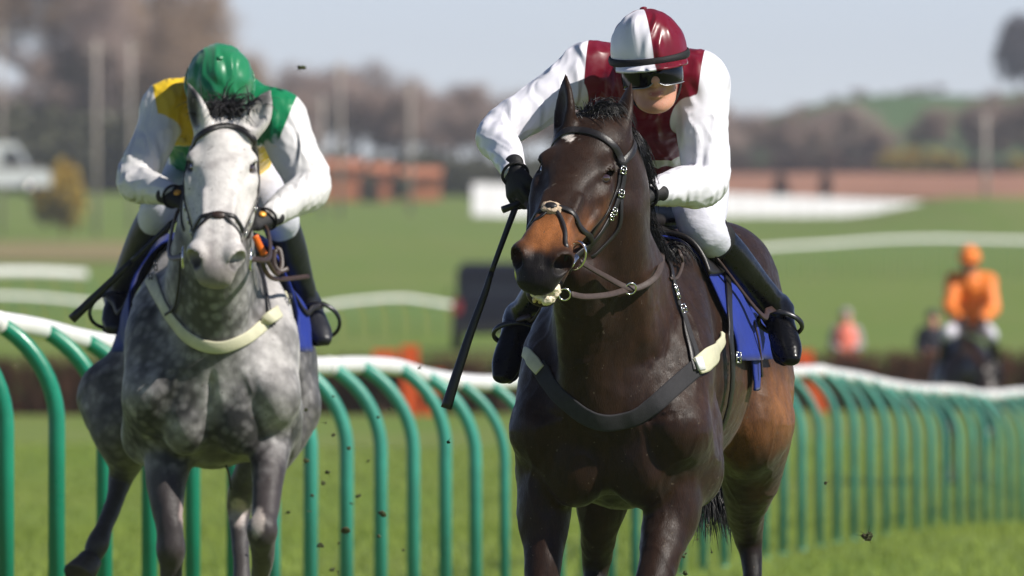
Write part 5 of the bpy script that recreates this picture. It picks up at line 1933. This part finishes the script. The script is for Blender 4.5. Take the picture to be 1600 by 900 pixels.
def van():
    Y = 820.
    s = FPX / Y
    x1 = (78 - 800) / s
    zb = CAM_H - (306 - YH) / s
    O = arr(x1, Y, zb)
    t = thing('van', (x1 - 2.4, Y + 1, float(ground_z(x1, Y))), 'white van parked at the left edge below the tall trees', 'van')
    prof = [(0, .45), (.02, .95), (-.12, 1.15), (-.95, 1.32), (-1.45, 2.20), (-1.6, 2.42), (-5.2, 2.48), (-5.4, 2.40), (-5.42, .45)]
    V, F = [], []
    for y in (0, 2.0):
        V += [O + arr(a, y, b) for a, b in prof]
    n = len(prof)
    F = [(j, (j + 1) % n, n + (j + 1) % n, n + j) for j in range(n)] + [tuple(range(n))[::-1], tuple(range(n, 2 * n))]
    mk('body', V, F, M['van_white'], t, False)
    mb = MB(); mb.add([O + arr(a, -.012, b) for a, b in ((-1.12, 1.40), (-1.52, 2.10), (-2.2, 2.12), (-2.2, 1.40))], [(0, 3, 2, 1)]); mb.build('side_window', M['glass_dark'], t, False)
    mb = MB(); mb.add([O + arr(-.98, .1, 1.36), O + arr(-.98, 1.9, 1.36), O + arr(-1.43, 1.9, 2.16), O + arr(-1.43, .1, 2.16)], [(0, 1, 2, 3)])
    mb.V = [tuple(np.array(v) + arr(.02, 0, .01)) for v in mb.V]
    mb.build('windscreen', M['glass_dark'], t, False)
    mb = MB(); mb.box(O + arr(-5.4, -.02, 1.22), O + arr(-.2, .0, 1.36)); mb.build('side_trim', M['roof_grey'], t, False)
    mb = MB(); mb.box(O + arr(-.10, .1, .62), O + arr(.03, .45, .86)); mb.build('headlight', M['metal'], t, False)
    for xx in (-1.0, -4.3):
        wheel(t, O + arr(xx, .12, .36), .36, .24, arr(0, 1, 0)); wheel(t, O + arr(xx, 1.88, .36), .36, .24, arr(0, 1, 0))
van()

# ------------------------------------------------------------------ far walls, poles, fields
def box_at(px0, px1, py0, py1, Y, depth, name, m, parent=None):
    a, b = PX(px0, py0, Y), PX(px1, py1, Y)
    mb = MB(); mb.box((a[0], Y, min(a[2], b[2])), (b[0], Y + depth, max(a[2], b[2])))
    return mb.build(name, m, parent, False)
w = thing('board_wall', PX(1100, 345, 1000), 'long low white sloping boards across the far field', 'wall')
s = FPX / 1000.
n = 26
for i in range(n):
    a, b = 738 + (1466 - 738) * i / n, 738 + (1466 - 738) * (i + 1) / n
    tm = (i + .5) / n
    yt, yb = 286 + 30 * tm, 336 + 32 * tm
    if i == n - 1: yb -= 20
    if i == n - 2: yb -= 8
    p0, p1 = PX(a + .6, yb, 1000), PX(b - .6, yb, 1000)
    q0, q1 = PX(a + .6, yt, 1001.6), PX(b - .6, yt, 1001.6)
    e = arr(0, .08, -.08)
    MB().add([p0, p1, q1, q0, p0 + e, p1 + e, q1 + e, q0 + e], [(0, 1, 2, 3), (7, 6, 5, 4), (0, 4, 5, 1), (1, 5, 6, 2), (2, 6, 7, 3), (3, 7, 4, 0)]).build('board', M['white_sheet'], w, False)
    box_at(a - .8, a + .8, yt + 2, yb + 2, 1001.8, .1, 'post', M['wood'], w)
M['plough'] = mat('ploughed soil', col=(.34, .175, .115), rough=1.0, spec=.05, var=.25, vscale=.05, vstretch=(1, .1, 1))
V, F = [], []
yy = np.linspace(1160, 1390, 14); xx = np.linspace(8, 46, 14)
for y in yy:
    for x in xx:
        V.append((x, y, float(ground_z(x, y)) + .12))
F = [(i * 14 + j, i * 14 + j + 1, (i + 1) * 14 + j + 1, (i + 1) * 14 + j) for i in range(13) for j in range(13)]
tag(mk('ploughed_field', V, F, M['plough'], origin=(20, 1200, 3)), kind='structure')
V, F = [], []
yy = np.linspace(690, 790, 8); xx = np.linspace(-26, -11, 10)
M['dry_grass'] = mat('dry straw grass', col=(.24, .20, .10), rough=1.0, spec=.05, var=.25, vscale=.3)
for y in yy:
    for x in xx:
        V.append((x, y + 2 * math.sin(x), float(ground_z(x, y)) + .06))
F = [(i * 10 + j, i * 10 + j + 1, (i + 1) * 10 + j + 1, (i + 1) * 10 + j) for i in range(7) for j in range(9)]
tag(mk('dry_grass_strip', V, F, M['dry_grass'], origin=(-18, 740, 0)), kind='structure')
for i, (a, b, yt, lab) in enumerate(((506, 566, 258, 'wide orange brick shed wall left of the two small ones'), (580, 614, 264, 'narrow orange brick shed between two dark bushes'), (628, 688, 270, 'orange brick shed nearest the white wall'))):
    Y = 1130.
    sh_ = thing('brick_shed', PX((a + b) / 2, 308, Y), lab, 'shed', 'brick sheds at the field edge')
    box_at(a, b, yt + 3, 314, Y, 3.0, 'wall', M['brick'], sh_)
    p, q = PX(a - 3, yt, Y), PX(b + 3, yt + 3, Y)
    mb = MB(); mb.add([(p[0], Y - .3, q[2]), (q[0], Y - .3, q[2]), (q[0], Y + 3.3, p[2] + .35), (p[0], Y + 3.3, p[2] + .35),
                       (p[0], Y - .3, q[2] - .12), (q[0], Y - .3, q[2] - .12), (q[0], Y + 3.3, p[2] + .2), (p[0], Y + 3.3, p[2] + .2)],
                      [(0, 1, 2, 3), (7, 6, 5, 4), (0, 4, 5, 1), (1, 5, 6, 2), (2, 6, 7, 3), (3, 7, 4, 0)])
    mb.build('roof', M['brick'], sh_, False)
    box_at((a + b) / 2 - 5, (a + b) / 2 + 5, yt + 16, 314, Y - .03, .05, 'door', M['brick'], sh_)
for px, yt, yb, Y, r, lab in ((150, 62, 302, 850, .12, 'tall pale pole right of the white van'), (204, 62, 290, 870, .11, 'tall pale pole just left of the grey horse\'s jockey'), (2, 40, 215, 860, .10, 'pale pole at the left edge above the van'),
                              (531, 96, 252, 1000, .13, 'pale pole above the wide brick shed'), (503, 150, 250, 1010, .14, 'short pale pole beside the green jockey\'s sleeve'), (641, 128, 240, 1020, .13, 'pale pole above the brick shed nearest the white wall'),
                              (1540, 178, 238, 1040, .15, 'short pale pole above the orange jockey')):
    a, b = PX(px, yb, Y), PX(px, yt, Y)
    g = float(ground_z(a[0], Y))
    a[2] = min(a[2], g)
    p = thing('utility_pole', a, lab, 'pole', 'pale poles along the far hedge')
    mb = MB(); mb.tube([a, (a + b) / 2, b], [r, r * .9, r * .75], n=10); mb.build('shaft', M['pole'], p)
    mb = MB(); mb.box(b + arr(-.5, -.06, -.5), b + arr(.5, .06, -.36)); mb.build('cross_arm', M['pole'], p, False)

# hill on the right
V, F = [], []
M['hill'] = mat('hill pasture', col=(.07, .135, .045), rough=1, spec=.05, col2=(.09, .15, .05), vscale=.02)
nx, ny = 60, 24
for j in range(ny + 1):
    for i in range(nx + 1):
        x, y = -20 + 220 * i / nx, 1750 + 900 * j / ny
        r = math.exp(-((y - 2200) / 260) ** 2)
        top = np.interp(800 + FPX * x / 2200, [700, 1100, 1200, 1300, 1400, 1460, 1540, 1640, 1900, 2600], [8, 12.5, 14.8, 16.6, 17.6, 17.8, 17.6, 18.2, 21, 24])
        V.append((x, y, 4 + (top - 4) * r + .3 * math.sin(x * .2)))
F = [(j * (nx + 1) + i, j * (nx + 1) + i + 1, (j + 1) * (nx + 1) + i + 1, (j + 1) * (nx + 1) + i) for j in range(ny) for i in range(nx)]
tag(mk('hill', V, F, M['hill'], origin=(60, 2200, 0)), kind='structure')

# ------------------------------------------------------------------ trees
_ORD = ['first', 'second', 'third', 'fourth', 'fifth', 'sixth', 'seventh', 'eighth', 'ninth', 'tenth', 'eleventh', 'twelfth', 'thirteenth', 'fourteenth', 'fifteenth',
        'sixteenth', 'seventeenth', 'eighteenth', 'nineteenth', 'twentieth', 'twenty-first', 'twenty-second', 'twenty-third', 'twenty-fourth']
def nth(px, row):
    """place of px counted from the left in its row"""
    return _ORD[sorted(r[0] if isinstance(r, tuple) else r for r in row).index(px)] + ' from left, '
def bare_tree(seed, spread=1.0, twigs=2300):
    """unit-height leafless tree: trunk+limbs mesh and twig mesh"""
    r = np.random.default_rng(seed)
    tr, tw = MB(), MB()
    tips = []
    def grow(p, d, ln, rad, depth):
        q = p.copy(); pts = [p.copy()]
        for i in range(3):
            d2 = nrm(d + r.normal(0, .14, 3))
            q = q + d2 * ln / 3; pts.append(q.copy()); d = d2
        tr.tube(pts, np.linspace(rad, rad * .62, 4), n=5, cap=False)
        tips.append((q, d, depth))
        if depth == 0:
            return
        for i in range(r.integers(3, 5)):
            ang = r.uniform(0, 6.28)
            u = nrm(np.cross(d, r.normal(0, 1, 3)))
            nd = nrm(d * .9 + u * r.uniform(.45, .95) * spread + arr(0, 0, .12))
            grow(pts[r.integers(2, 4)], nd, ln * r.uniform(.58, .80), rad * .55, depth - 1)
    grow(arr(0, 0, 0), arr(0, 0, 1), .30, .026, 3)
    tips = [t for t in tips if t[2] <= 1]
    V, F = [], []
    for i in range(twigs):
        p, d, _ = tips[r.integers(len(tips))]
        p = p + r.normal(0, .035, 3)
        if p[2] < .18: continue
        d = nrm(d * .6 + r.normal(0, .6, 3) + arr(0, 0, .25))
        ln = r.uniform(.05, .14); w = r.uniform(.0016, .0034)
        u = nrm(np.cross(d, r.normal(0, 1, 3))) * w
        x = np.cross(d, u)
        b = len(V)
        e = p + d * ln
        V += [p + u, p - u * .5 + x, p - u * .5 - x, e]
        F += [(b, b + 1, b + 3), (b + 1, b + 2, b + 3), (b + 2, b, b + 3)]
    return (np.array(tr.V), tr.F), (np.array(V), np.array(F))
def norm_h(a, b):
    h = max(a[0][:, 2].max(), b[0][:, 2].max())
    return (a[0] / h, a[1]), (b[0] / h, b[1])
def leaf_cloud(seed, n=1500, size=.05, shape=(.5, .5, .5), c=.5):
    r = np.random.default_rng(seed)
    lob = r.normal(0, .26, (7, 3)) * np.array([1, 1, .8])
    V, F = [], []
    while len(F) < n:
        p = r.normal(0, 1, 3); p = p / np.linalg.norm(p) * r.uniform(.25, 1) ** .4 * .55 + lob[r.integers(7)]
        p = p * np.array(shape) / .55 * .62 + arr(0, 0, c)
        if p[2] < 0.0: continue
        a, bb = nrm(r.normal(0, 1, 3)), nrm(r.normal(0, 1, 3))
        bb = nrm(np.cross(a, bb)); s = size * r.uniform(.5, 1.2)
        k = len(V)
        V += [p - a * s, p + bb * s * .6, p + a * s, p - bb * s * .6]
        F.append((k, k + 1, k + 2, k + 3))
    return np.array(V), np.array(F)
def me_only(name, VF, m):
    o = mk(name, VF[0], VF[1], m, None, False, origin=(0, 0, 0))
    COL.objects.unlink(o)
    return o
TREES = []
for i in range(5):
    a, b = norm_h(*bare_tree(70 + i, 1.0 if i % 2 else .75))
    TREES.append((me_only('trunk', a, M['bark_dark']), me_only('crown', b, M['bark'])))
def put_tree(px, base_y, top_y, Y, proto, label, wide=1.0, barkm=None, group='bare trees along the far field edge', name='bare_tree'):
    p = PX(px, base_y, Y)
    g = float(ground_z(p[0], Y)) if Y < 1900 else p[2]
    p[2] = min(p[2], g) if Y < 1900 else p[2]
    hgt = CAM_H - (top_y - YH) * Y / FPX - p[2]
    t = thing(name, p, label, 'tree', group)
    t.rotation_euler.z = (px * 1.37) % 6.28
    t.scale = (hgt * wide, hgt * wide, hgt)
    for o in TREES[proto]:
        c = o.copy()
        COL.objects.link(c)
        c.parent = t
        c.location = (0, 0, 0)
        if barkm and c.name.startswith('crown'):
            c.material_slots[0].link = 'OBJECT'
            c.material_slots[0].material = barkm
    return t
LT = 'tall bare tree in the dense wood on the left'
MT = 'bare purple brown tree in the tree line between the two jockeys'
RT = 'low bare tree in the hedge line right of the maroon jockey'
ROW = ((-30, -60), (25, 60), (75, -90), (120, -140), (165, -70), (215, -90), (262, -10), (305, 20), (345, 50), (385, 66), (60, 40), (150, 70), (250, 80), (330, 95))
for k, (px, top) in enumerate(ROW):
    put_tree(px, 292, top, 1240 + 30 * (k % 4), k % 5, nth(px, ROW) + LT, 1.0, (M['bark_warm'], M['bark_pale'], M['bark_warm'])[k % 3], 'tall bare trees on the left')
ROW = ((420, 88), (455, 96), (492, 92), (528, 98), (565, 88), (602, 84), (640, 104), (678, 118), (712, 124), (745, 118), (780, 122), (815, 130), (850, 128), (475, 150), (550, 150), (625, 160), (700, 170), (770, 165), (440, 160), (590, 165), (660, 165), (735, 170), (880, 130), (920, 130))
for k, (px, top) in enumerate(ROW):
    put_tree(px, 276, top, 1410 + 35 * (k % 5), (k * 3 + 1) % 5, nth(px, ROW) + MT, 1.15, M['bark_pale'] if k % 4 == 2 else None, 'bare trees between the jockeys')
ROW = ((1100, 142), (1130, 150), (1165, 168), (1198, 172), (1228, 162), (1262, 156), (1292, 150), (1322, 162), (1350, 176), (1150, 205), (1210, 205), (1275, 200), (1335, 205), (1375, 200))
for k, (px, top) in enumerate(ROW):
    put_tree(px, 288, top, 1420 + 30 * (k % 4), (k * 2 + 1) % 5, nth(px, ROW) + RT, 1.2, M['bark_pale'] if k % 3 == 0 else None, 'low bare trees right of the jockey')
ROW = ((1492, 150), (1520, 140), (1548, 146), (1578, 132), (1608, 128), (1635, 120), (1505, 190), (1560, 190), (1600, 180))
for k, (px, top) in enumerate(ROW):
    put_tree(px, 275, top, 1440 + 30 * (k % 4), (k * 2) % 5, nth(px, ROW) + 'bare brown tree at the foot of the green hill', 1.25, None, 'bare trees below the hill')
ROW = (1205, 1260, 1310, 1345, 1385, 1420, 1445, 1475, 1140)
for k, px in enumerate(ROW):
    crest = YH - (np.interp(px, [1100, 1200, 1300, 1400, 1460, 1540], [12.5, 14.8, 16.6, 17.6, 17.8, 17.6]) - CAM_H) * FPX / 2190
    put_tree(px, crest + 12, crest - 7 - (k % 4) * 3, 2190, k % 5, nth(px, ROW) + 'tiny bare tree on the crest of the far hill', 1.6, None, 'tiny trees on the hill crest')
# evergreen and gorse bushes
BUSH = [me_only('foliage', leaf_cloud(90 + i, 1500, .075, (.6, .5, .45), .42), M['leaf_olive']) for i in range(3)]
STEM = me_only('stem', ((lambda mb: (np.array(mb.V), mb.F))(MB().tube([(0, 0, -.05), (.02, 0, .25), (.0, .01, .55)], [.03, .022, .01], n=6))), M['bark_dark'])
def put_bush(px, base_y, top_y, Y, wide, label, m=None, k=0, group='bushes in the far hedge', name='bush'):
    p = PX(px, base_y, Y)
    p[2] = min(p[2], float(ground_z(p[0], Y)))
    hgt = CAM_H - (top_y - YH) * Y / FPX - p[2]
    t = thing(name, p, label, 'bush', group)
    t.scale = (hgt * wide, hgt, hgt); t.rotation_euler.z = k * 1.1
    t.rotation_euler.z = 0.0 if k % 2 else math.pi
    for o in (BUSH[k % 3], STEM):
        c = o.copy(); COL.objects.link(c); c.parent = t
        if m and c.name.startswith('foliage'):
            c.material_slots[0].link = 'OBJECT'; c.material_slots[0].material = m
put_bush(100, 292, 232, 835, .55, 'yellow flowering gorse bush beside the white van', M['leaf_gorse'], 0, 'gorse bushes', 'gorse_bush')
ROW = ((1395, 228, 1.0), (1425, 222, 1.1), (1455, 226, 1.1), (1485, 234, 1.0), (1590, 238, 1.2))
for k, (px, yt, wd) in enumerate(ROW):
    put_bush(px, 270, yt, 1400, wd * .9, nth(px, ROW) + 'yellow flowering gorse bush in the hedge below the green hill', M['leaf_gorse'], k, 'gorse bushes', 'gorse_bush')
ROW = ((40, 140), (85, 150), (180, 150), (235, 150), (300, 180), (350, 195), (130, 165), (10, 170), (60, 190), (210, 190), (270, 200), (155, 195), (-20, 150))
for k, (px, yt) in enumerate(ROW):
    put_bush(px, 300, yt, 1215, 1.3, nth(px, ROW) + 'olive green ivy covered bush under the tall trees on the left', None, k, 'olive bushes on the left')
ROW = ((470, 225), (520, 222), (574, 230), (620, 238), (655, 222), (700, 225), (745, 235), (790, 238), (573, 262), (621, 262), (730, 250), (770, 248), (840, 235))
for k, (px, yt) in enumerate(ROW):
    put_bush(px, 302, yt, 1128 if yt > 260 else 1180, 1.2 if yt < 260 else .5, nth(px, ROW) + 'low olive bush behind the brick sheds between the jockeys', None, k, 'olive bushes between the jockeys')
M['leaf_brown'] = mat('dead bracken', col=(.10, .055, .04), rough=.9, var=.4, vscale=1)
ROW = ((1120, 235), (1160, 240), (1205, 238), (1245, 232), (1300, 228), (1335, 240), (1365, 240), (1410, 248), (1450, 250), (1500, 245), (1530, 240), (1565, 246), (1600, 250), (1290, 262), (1217, 262))
for k, (px, yt) in enumerate(ROW):
    put_bush(px, 312 if yt > 255 else 285, yt, 1148 if yt > 255 else 1405, .45 if yt > 255 else 1.3, nth(px, ROW) + 'brown bracken thicket along the ploughed field', M['leaf_brown'], k, 'brown thickets on the right', 'thicket')
M['leaf_dark'] = mat('dark evergreen foliage', col=(.07, .055, .06), rough=.8, var=.4, vscale=.5)
ROW = ((1590, 4, .62), (1632, 20, .7))
for k, (px, yt, wd) in enumerate(ROW):
    p = PX(px, 140, 2150)
    hgt = CAM_H - (yt - YH) * 2150 / FPX - p[2]
    t = thing('round_tree', p, nth(px, ROW) + 'dark round tree standing on the skyline at the right edge', 'tree', 'trees on the skyline')
    t.scale = (hgt * wd, hgt * wd, hgt)
    for o_, m_ in ((BUSH[k], M['leaf_dark']), (STEM, None)):
        c = o_.copy(); COL.objects.link(c); c.parent = t
        c.name = 'crown' if m_ else 'trunk'
        if m_:
            c.material_slots[0].link = 'OBJECT'; c.material_slots[0].material = m_
print('place', time.time() - T0)

# ------------------------------------------------------------------ horse and rider far behind
YF = 187.
def PF(px, py, dy=0.0):
    return PX(px, py, YF + dy)
gf = float(ground_z(PF(1515, 0)[0], YF))
far = thing('racehorse', (PF(1515, 0)[0], YF + .8, gf), 'dark horse with lowered head trailing far behind at the right', 'horse')
f = Field(.016)
CF = arr(PF(1512, 0)[0], YF, gf)
def HF(s, l, z): return CF + arr(s, l, z * .94)
f.ell(HF(0, .86, 1.22), (.30, .64, .36), None, k=.08); f.ell(HF(0, .32, 1.16), (.25, .30, .33), None, k=.08)
f.ell(HF(0, 1.45, 1.32), (.28, .4, .3), None, k=.1); f.ell(HF(0, .62, 1.38), (.15, .36, .21), None, k=.1)
f.tube([HF(0, .4, 1.28), HF(.08, .1, 1.28), HF(.16, -.22, 1.22)], [(.17, .25), (.13, .19), (.09, .13)], k=.07)
for s in (-1, 1):
    f.ell(HF(.2 * s, .3, 1.1), (.1, .18, .25), None, k=.06)
    f.ell(HF(.2 * s, 1.4, 1.1), (.15, .27, .26), None, k=.06)
    f.tube([HF(.2 * s, .3, .95), HF(.2 * s, .12 - .3 * (s > 0), .55), HF(.19 * s, .25, .3), HF(.19 * s, .22, .08)], [.09, .05, .034, .036], k=.04)
    f.tube([HF(.2 * s, 1.35, 1.0), HF(.2 * s, 1.55, .58), HF(.2 * s, 1.4, .3), HF(.2 * s, 1.35, .08)], [.12, .05, .034, .036], k=.04)
pl = HF(.18, -.30, 1.26)
lf = nrm(arr(.06, -.5, -.86)); sf = nrm(arr(1, 0, .05) - lf * (arr(1, 0, .05) @ lf)); nf = np.cross(sf, lf); nf = -nf if nf[1] > 0 else nf
hf = horse_head(f, pl, lf, sf, nf, 0, 1.15)
horse_ear(f, hf(-.02, .06, -.03), hf(-.14, .08, .0), arr(0, -1, 0)); horse_ear(f, hf(-.02, -.06, -.03), hf(-.14, -.08, .0), arr(0, -1, 0))
V, F = f.build(); mk('body', V, F, M['coat_dark'], far)
rng = np.random.default_rng(12)
roots = [HF(.16 * (1 - t_) + rng.normal(0, .02), -.25 + .7 * t_, 1.34 + .24 * t_) for t_ in rng.random(120)]
V, F = hair(rng, roots, [arr(.5, -.2, .2)] * 120, .14, 2, .006); mk('mane', V, F, M['hair_black'], far)
for s in (-1, 1):
    V, F = sphere(hf(.182, .085 * s, -.05), .024); mk('eye', V, F, M['eye'], far)
    for l in (.22, 1.35):
        hoof_mesh(HF(.19 * s, l, .10), arr(0, -.3, -1)).build('hoof', M['hoof'], far)
tf = thing('bridle', hf(0, 0, 0), 'plain black bridle on the far dark horse\'s lowered head', 'bridle')
Sf = Surf(*[x for x in (lambda b: b)((np.vstack([V]), F))]) if False else None
mb = MB(); mb.torus(hf(.38, 0, -.07), .085, .009, sf, nf, n=20, m=6); mb.build('noseband', M['leather_black'], tf)
mb = MB(); mb.torus(hf(.05, 0, -.08), .105, .011, sf, nf, n=20, m=6); mb.build('browband', M['leather_black'], tf)
for s in (-1, 1):
    mb = MB(); mb.tube([hf(.05, .10 * s, -.08), hf(.22, .11 * s, -.1), hf(.38, .085 * s, -.08), hf(.5, .07 * s, -.1)], .008, n=6); mb.build('cheekpiece', M['leather_black'], tf)
Fd, U, Rr = head_axes(arr(-.08, -.98, -.05), arr(0, -.05, 1))
JF = dict(head=PF(1515, 410, .35), U=U, Fd=Fd, R=Rr, neck=PF(1517, 432, .42), chest=PF(1517, 452, .46), waist=PF(1515, 484, .62), hip=PF(1513, 505, .80),
          shR=PF(1491, 438, .42), shL=PF(1544, 440, .42), elR=PF(1484, 482, .28), elL=PF(1551, 482, .28), wrR=PF(1502, 499, .02), wrL=PF(1536, 500, .02),
          hpR=PF(1500, 512, .8), hpL=PF(1530, 512, .8), knR=PF(1482, 520, .34), knL=PF(1548, 522, .34), anR=PF(1470, 572, .62), anL=PF(1556, 574, .62),
          toeR=PF(1468, 590, .45), toeL=PF(1560, 592, .45))
jf = thing('person', (CF[0], YF + .6, gf + 1.5), 'jockey in orange silks and orange cap sitting upright far behind', 'person')
rider(jf, JF, dict(silk=M['silk_orange'], cap=M['silk_orange'], zones=lambda V, J: {}, crease=.012, bandmat=M['silk_orange'], armR=(.085, .08, .075, .07, .06, .045), armL=(.085, .08, .075, .07, .06, .045)), hres=.013)
M['cloth_grey'] = mat('pale grey sleeves', col=(.30, .27, .27), rough=.8)
def standing(px, py_head, Y, coat, label, vest=None, face=-1.0):
    """a person on foot, facing the camera, seen over the hurdle"""
    h = PX(px, py_head, Y)
    g = float(ground_z(h[0], Y))
    t = thing('person', (h[0], Y, g), label, 'person')
    H = h[2] - g + .12
    s = H / 1.76 * 1.0
    def q(x, y, z): return arr(h[0], Y, g) + arr(x, y, z) * s
    B = Field(.014)
    head_mesh(B, q(0, 0, 1.64), arr(0, 0, 1), arr(0, -1, 0), arr(1, 0, 0))
    B.tube([q(0, 0, 1.45), q(0, 0, 1.6)], [.055, .055], k=.03)
    B.tube([q(0, .0, .92), q(0, 0, 1.2), q(0, 0, 1.42)], [(.14, .1), (.15, .1), (.12, .08)], k=.05)
    for e in (-1, 1):
        B.tube([q(0, 0, 1.42), q(.19 * e, 0, 1.40), q(.25 * e, -.02, 1.14), q(.14 * e, -.24, 1.04)], [.05, .05, .04, .03], k=.03, n=1)
        hand(B, q(.13 * e, -.25, 1.04), arr(-.4 * e, -.8, .1), arr(0, 0, 1), arr(-e, 0, 0))
        B.tube([q(.09 * e, 0, .94), q(.10 * e, -.01, .5), q(.11 * e, .02, .09), q(.12 * e, -.12, .05)], [.085, .055, .042, .04], k=.03, n=1)
    V, F = B.build(); mk('body', V, F, M['skin'], t)
    c = Field(.014)
    c.tube([q(0, 0, .82), q(0, 0, 1.2), q(0, 0, 1.40), q(0, 0, 1.47)], [(.18, .14), (.18, .135), (.16, .11), (.08, .07)], k=.05)
    for e in (-1, 1):
        c.tube([q(.12 * e, 0, 1.40), q(.20 * e, 0, 1.39), q(.26 * e, -.02, 1.14), q(.16 * e, -.21, 1.05)], [.08, .072, .062, .05], k=.04, n=2)
    V, F = c.build(); mk('coat', V, F, coat, t)
    if vest:
        v = Field(.014); v.tube([q(0, 0, .96), q(0, 0, 1.2), q(0, 0, 1.38)], [(.195, .155), (.195, .15), (.18, .13)], k=.05)
        V, F = v.build(); mk('vest', V, F, vest, t)
    l = Field(.014)
    for e in (-1, 1):
        l.tube([q(.09 * e, 0, .95), q(.10 * e, -.01, .5), q(.11 * e, .02, .12)], [.11, .08, .065], k=.04)
    V, F = l.build(); mk('trousers', V, F, M['cloth_dark'], t)
    f2 = Field(.014)
    f2.ell(q(0, .015, 1.72), (.09, .105, .09), None, k=.02)
    V, F = f2.build(); mk('hat', V, F, coat, t)
standing(1322, 500, 258, M['cloth_grey'], 'fence attendant in a pink hi-vis vest standing behind the hurdle', M['hivis'])
standing(1457, 503, 257, M['cloth_dark'], 'attendant in dark clothing standing left of the orange jockey')

# ------------------------------------------------------------------ turf thrown up by the hooves
rng = np.random.default_rng(31)
spots = [(470, 105, 8), (478, 720, 5), (512, 738, 5), (540, 829, 9), (598, 803, 8), (505, 755, 5), (500, 852, 6), (560, 775, 5), (592, 838, 4), (520, 680, 4), (700, 690, 4), (478, 640, 4), (545, 700, 4), (1070, 895, 5), (1062, 838, 4), (1068, 870, 4),
         (1105, 822, 4), (610, 640, 4), (575, 720, 3), (450, 800, 4), (520, 890, 5), (630, 860, 3), (1356, 838, 12), (1290, 755, 3), (655, 575, 3)]
for i in range(9):
    spots.append((int(rng.normal(545, 60)), int(rng.uniform(600, 895)), float(rng.uniform(1.5, 3.2))))
for i in range(5):
    spots.append((int(rng.normal(1085, 40)), int(rng.uniform(800, 895)), float(rng.uniform(1.5, 3))))
for i, (px, py, r) in enumerate(spots):
    Y = (D_GREY + 1.0 + rng.uniform(-2, 1.5)) if px < 700 else D_BAY + rng.uniform(0, 2)
    p = PX(px, py, Y); rr = r * Y / FPX * .8
    V, F = sphere(p, (rr, rr * .7, rr * .8), None, 8, 6)
    V = np.array(V); V = V + (V - p) * ((vnoise(V, 1.2 / rr, i) - .5) * 1.4)[:, None]
    t = thing('turf_clod', p, 'small clod of earth and grass thrown up by the hooves', 'clod', 'turf clods in the air')
    mk('soil', V, F, M['clod'], t, False)
    vb = []; fb = []
    for j in range(3 if r < 12 else 14):
        d = nrm(rng.normal(0, 1, 3)); u = nrm(np.cross(d, rng.normal(0, 1, 3))) * .0016
        b = len(vb); vb += [p - u, p + u, p + d * (rr + rng.uniform(.004, .02 if r < 12 else .05))]; fb.append((b, b + 1, b + 2))
    mk('grass_blades', vb, fb, M['leaf_olive'], t, False)
print('all', time.time() - T0)

# ------------------------------------------------------------------ thin spring haze
hz = bpy.data.materials.new('haze')
hz.use_nodes = True
N, L = hz.node_tree.nodes, hz.node_tree.links
N.remove(N['Principled BSDF'])
pv = N.new('ShaderNodeVolumePrincipled')
pv.inputs['Color'].default_value = (.86, .88, .94, 1)
pv.inputs['Density'].default_value = 0.00014
pv.inputs['Anisotropy'].default_value = 0.2
L.new(pv.outputs[0], N['Material Output'].inputs['Volume'])
mb = MB(); mb.box((-4000, -200, -6), (4000, 3150, 34))
o = mb.build('haze', hz, None, False)
tag(o, 'thin pale spring haze over the racecourse', 'haze', kind='stuff')
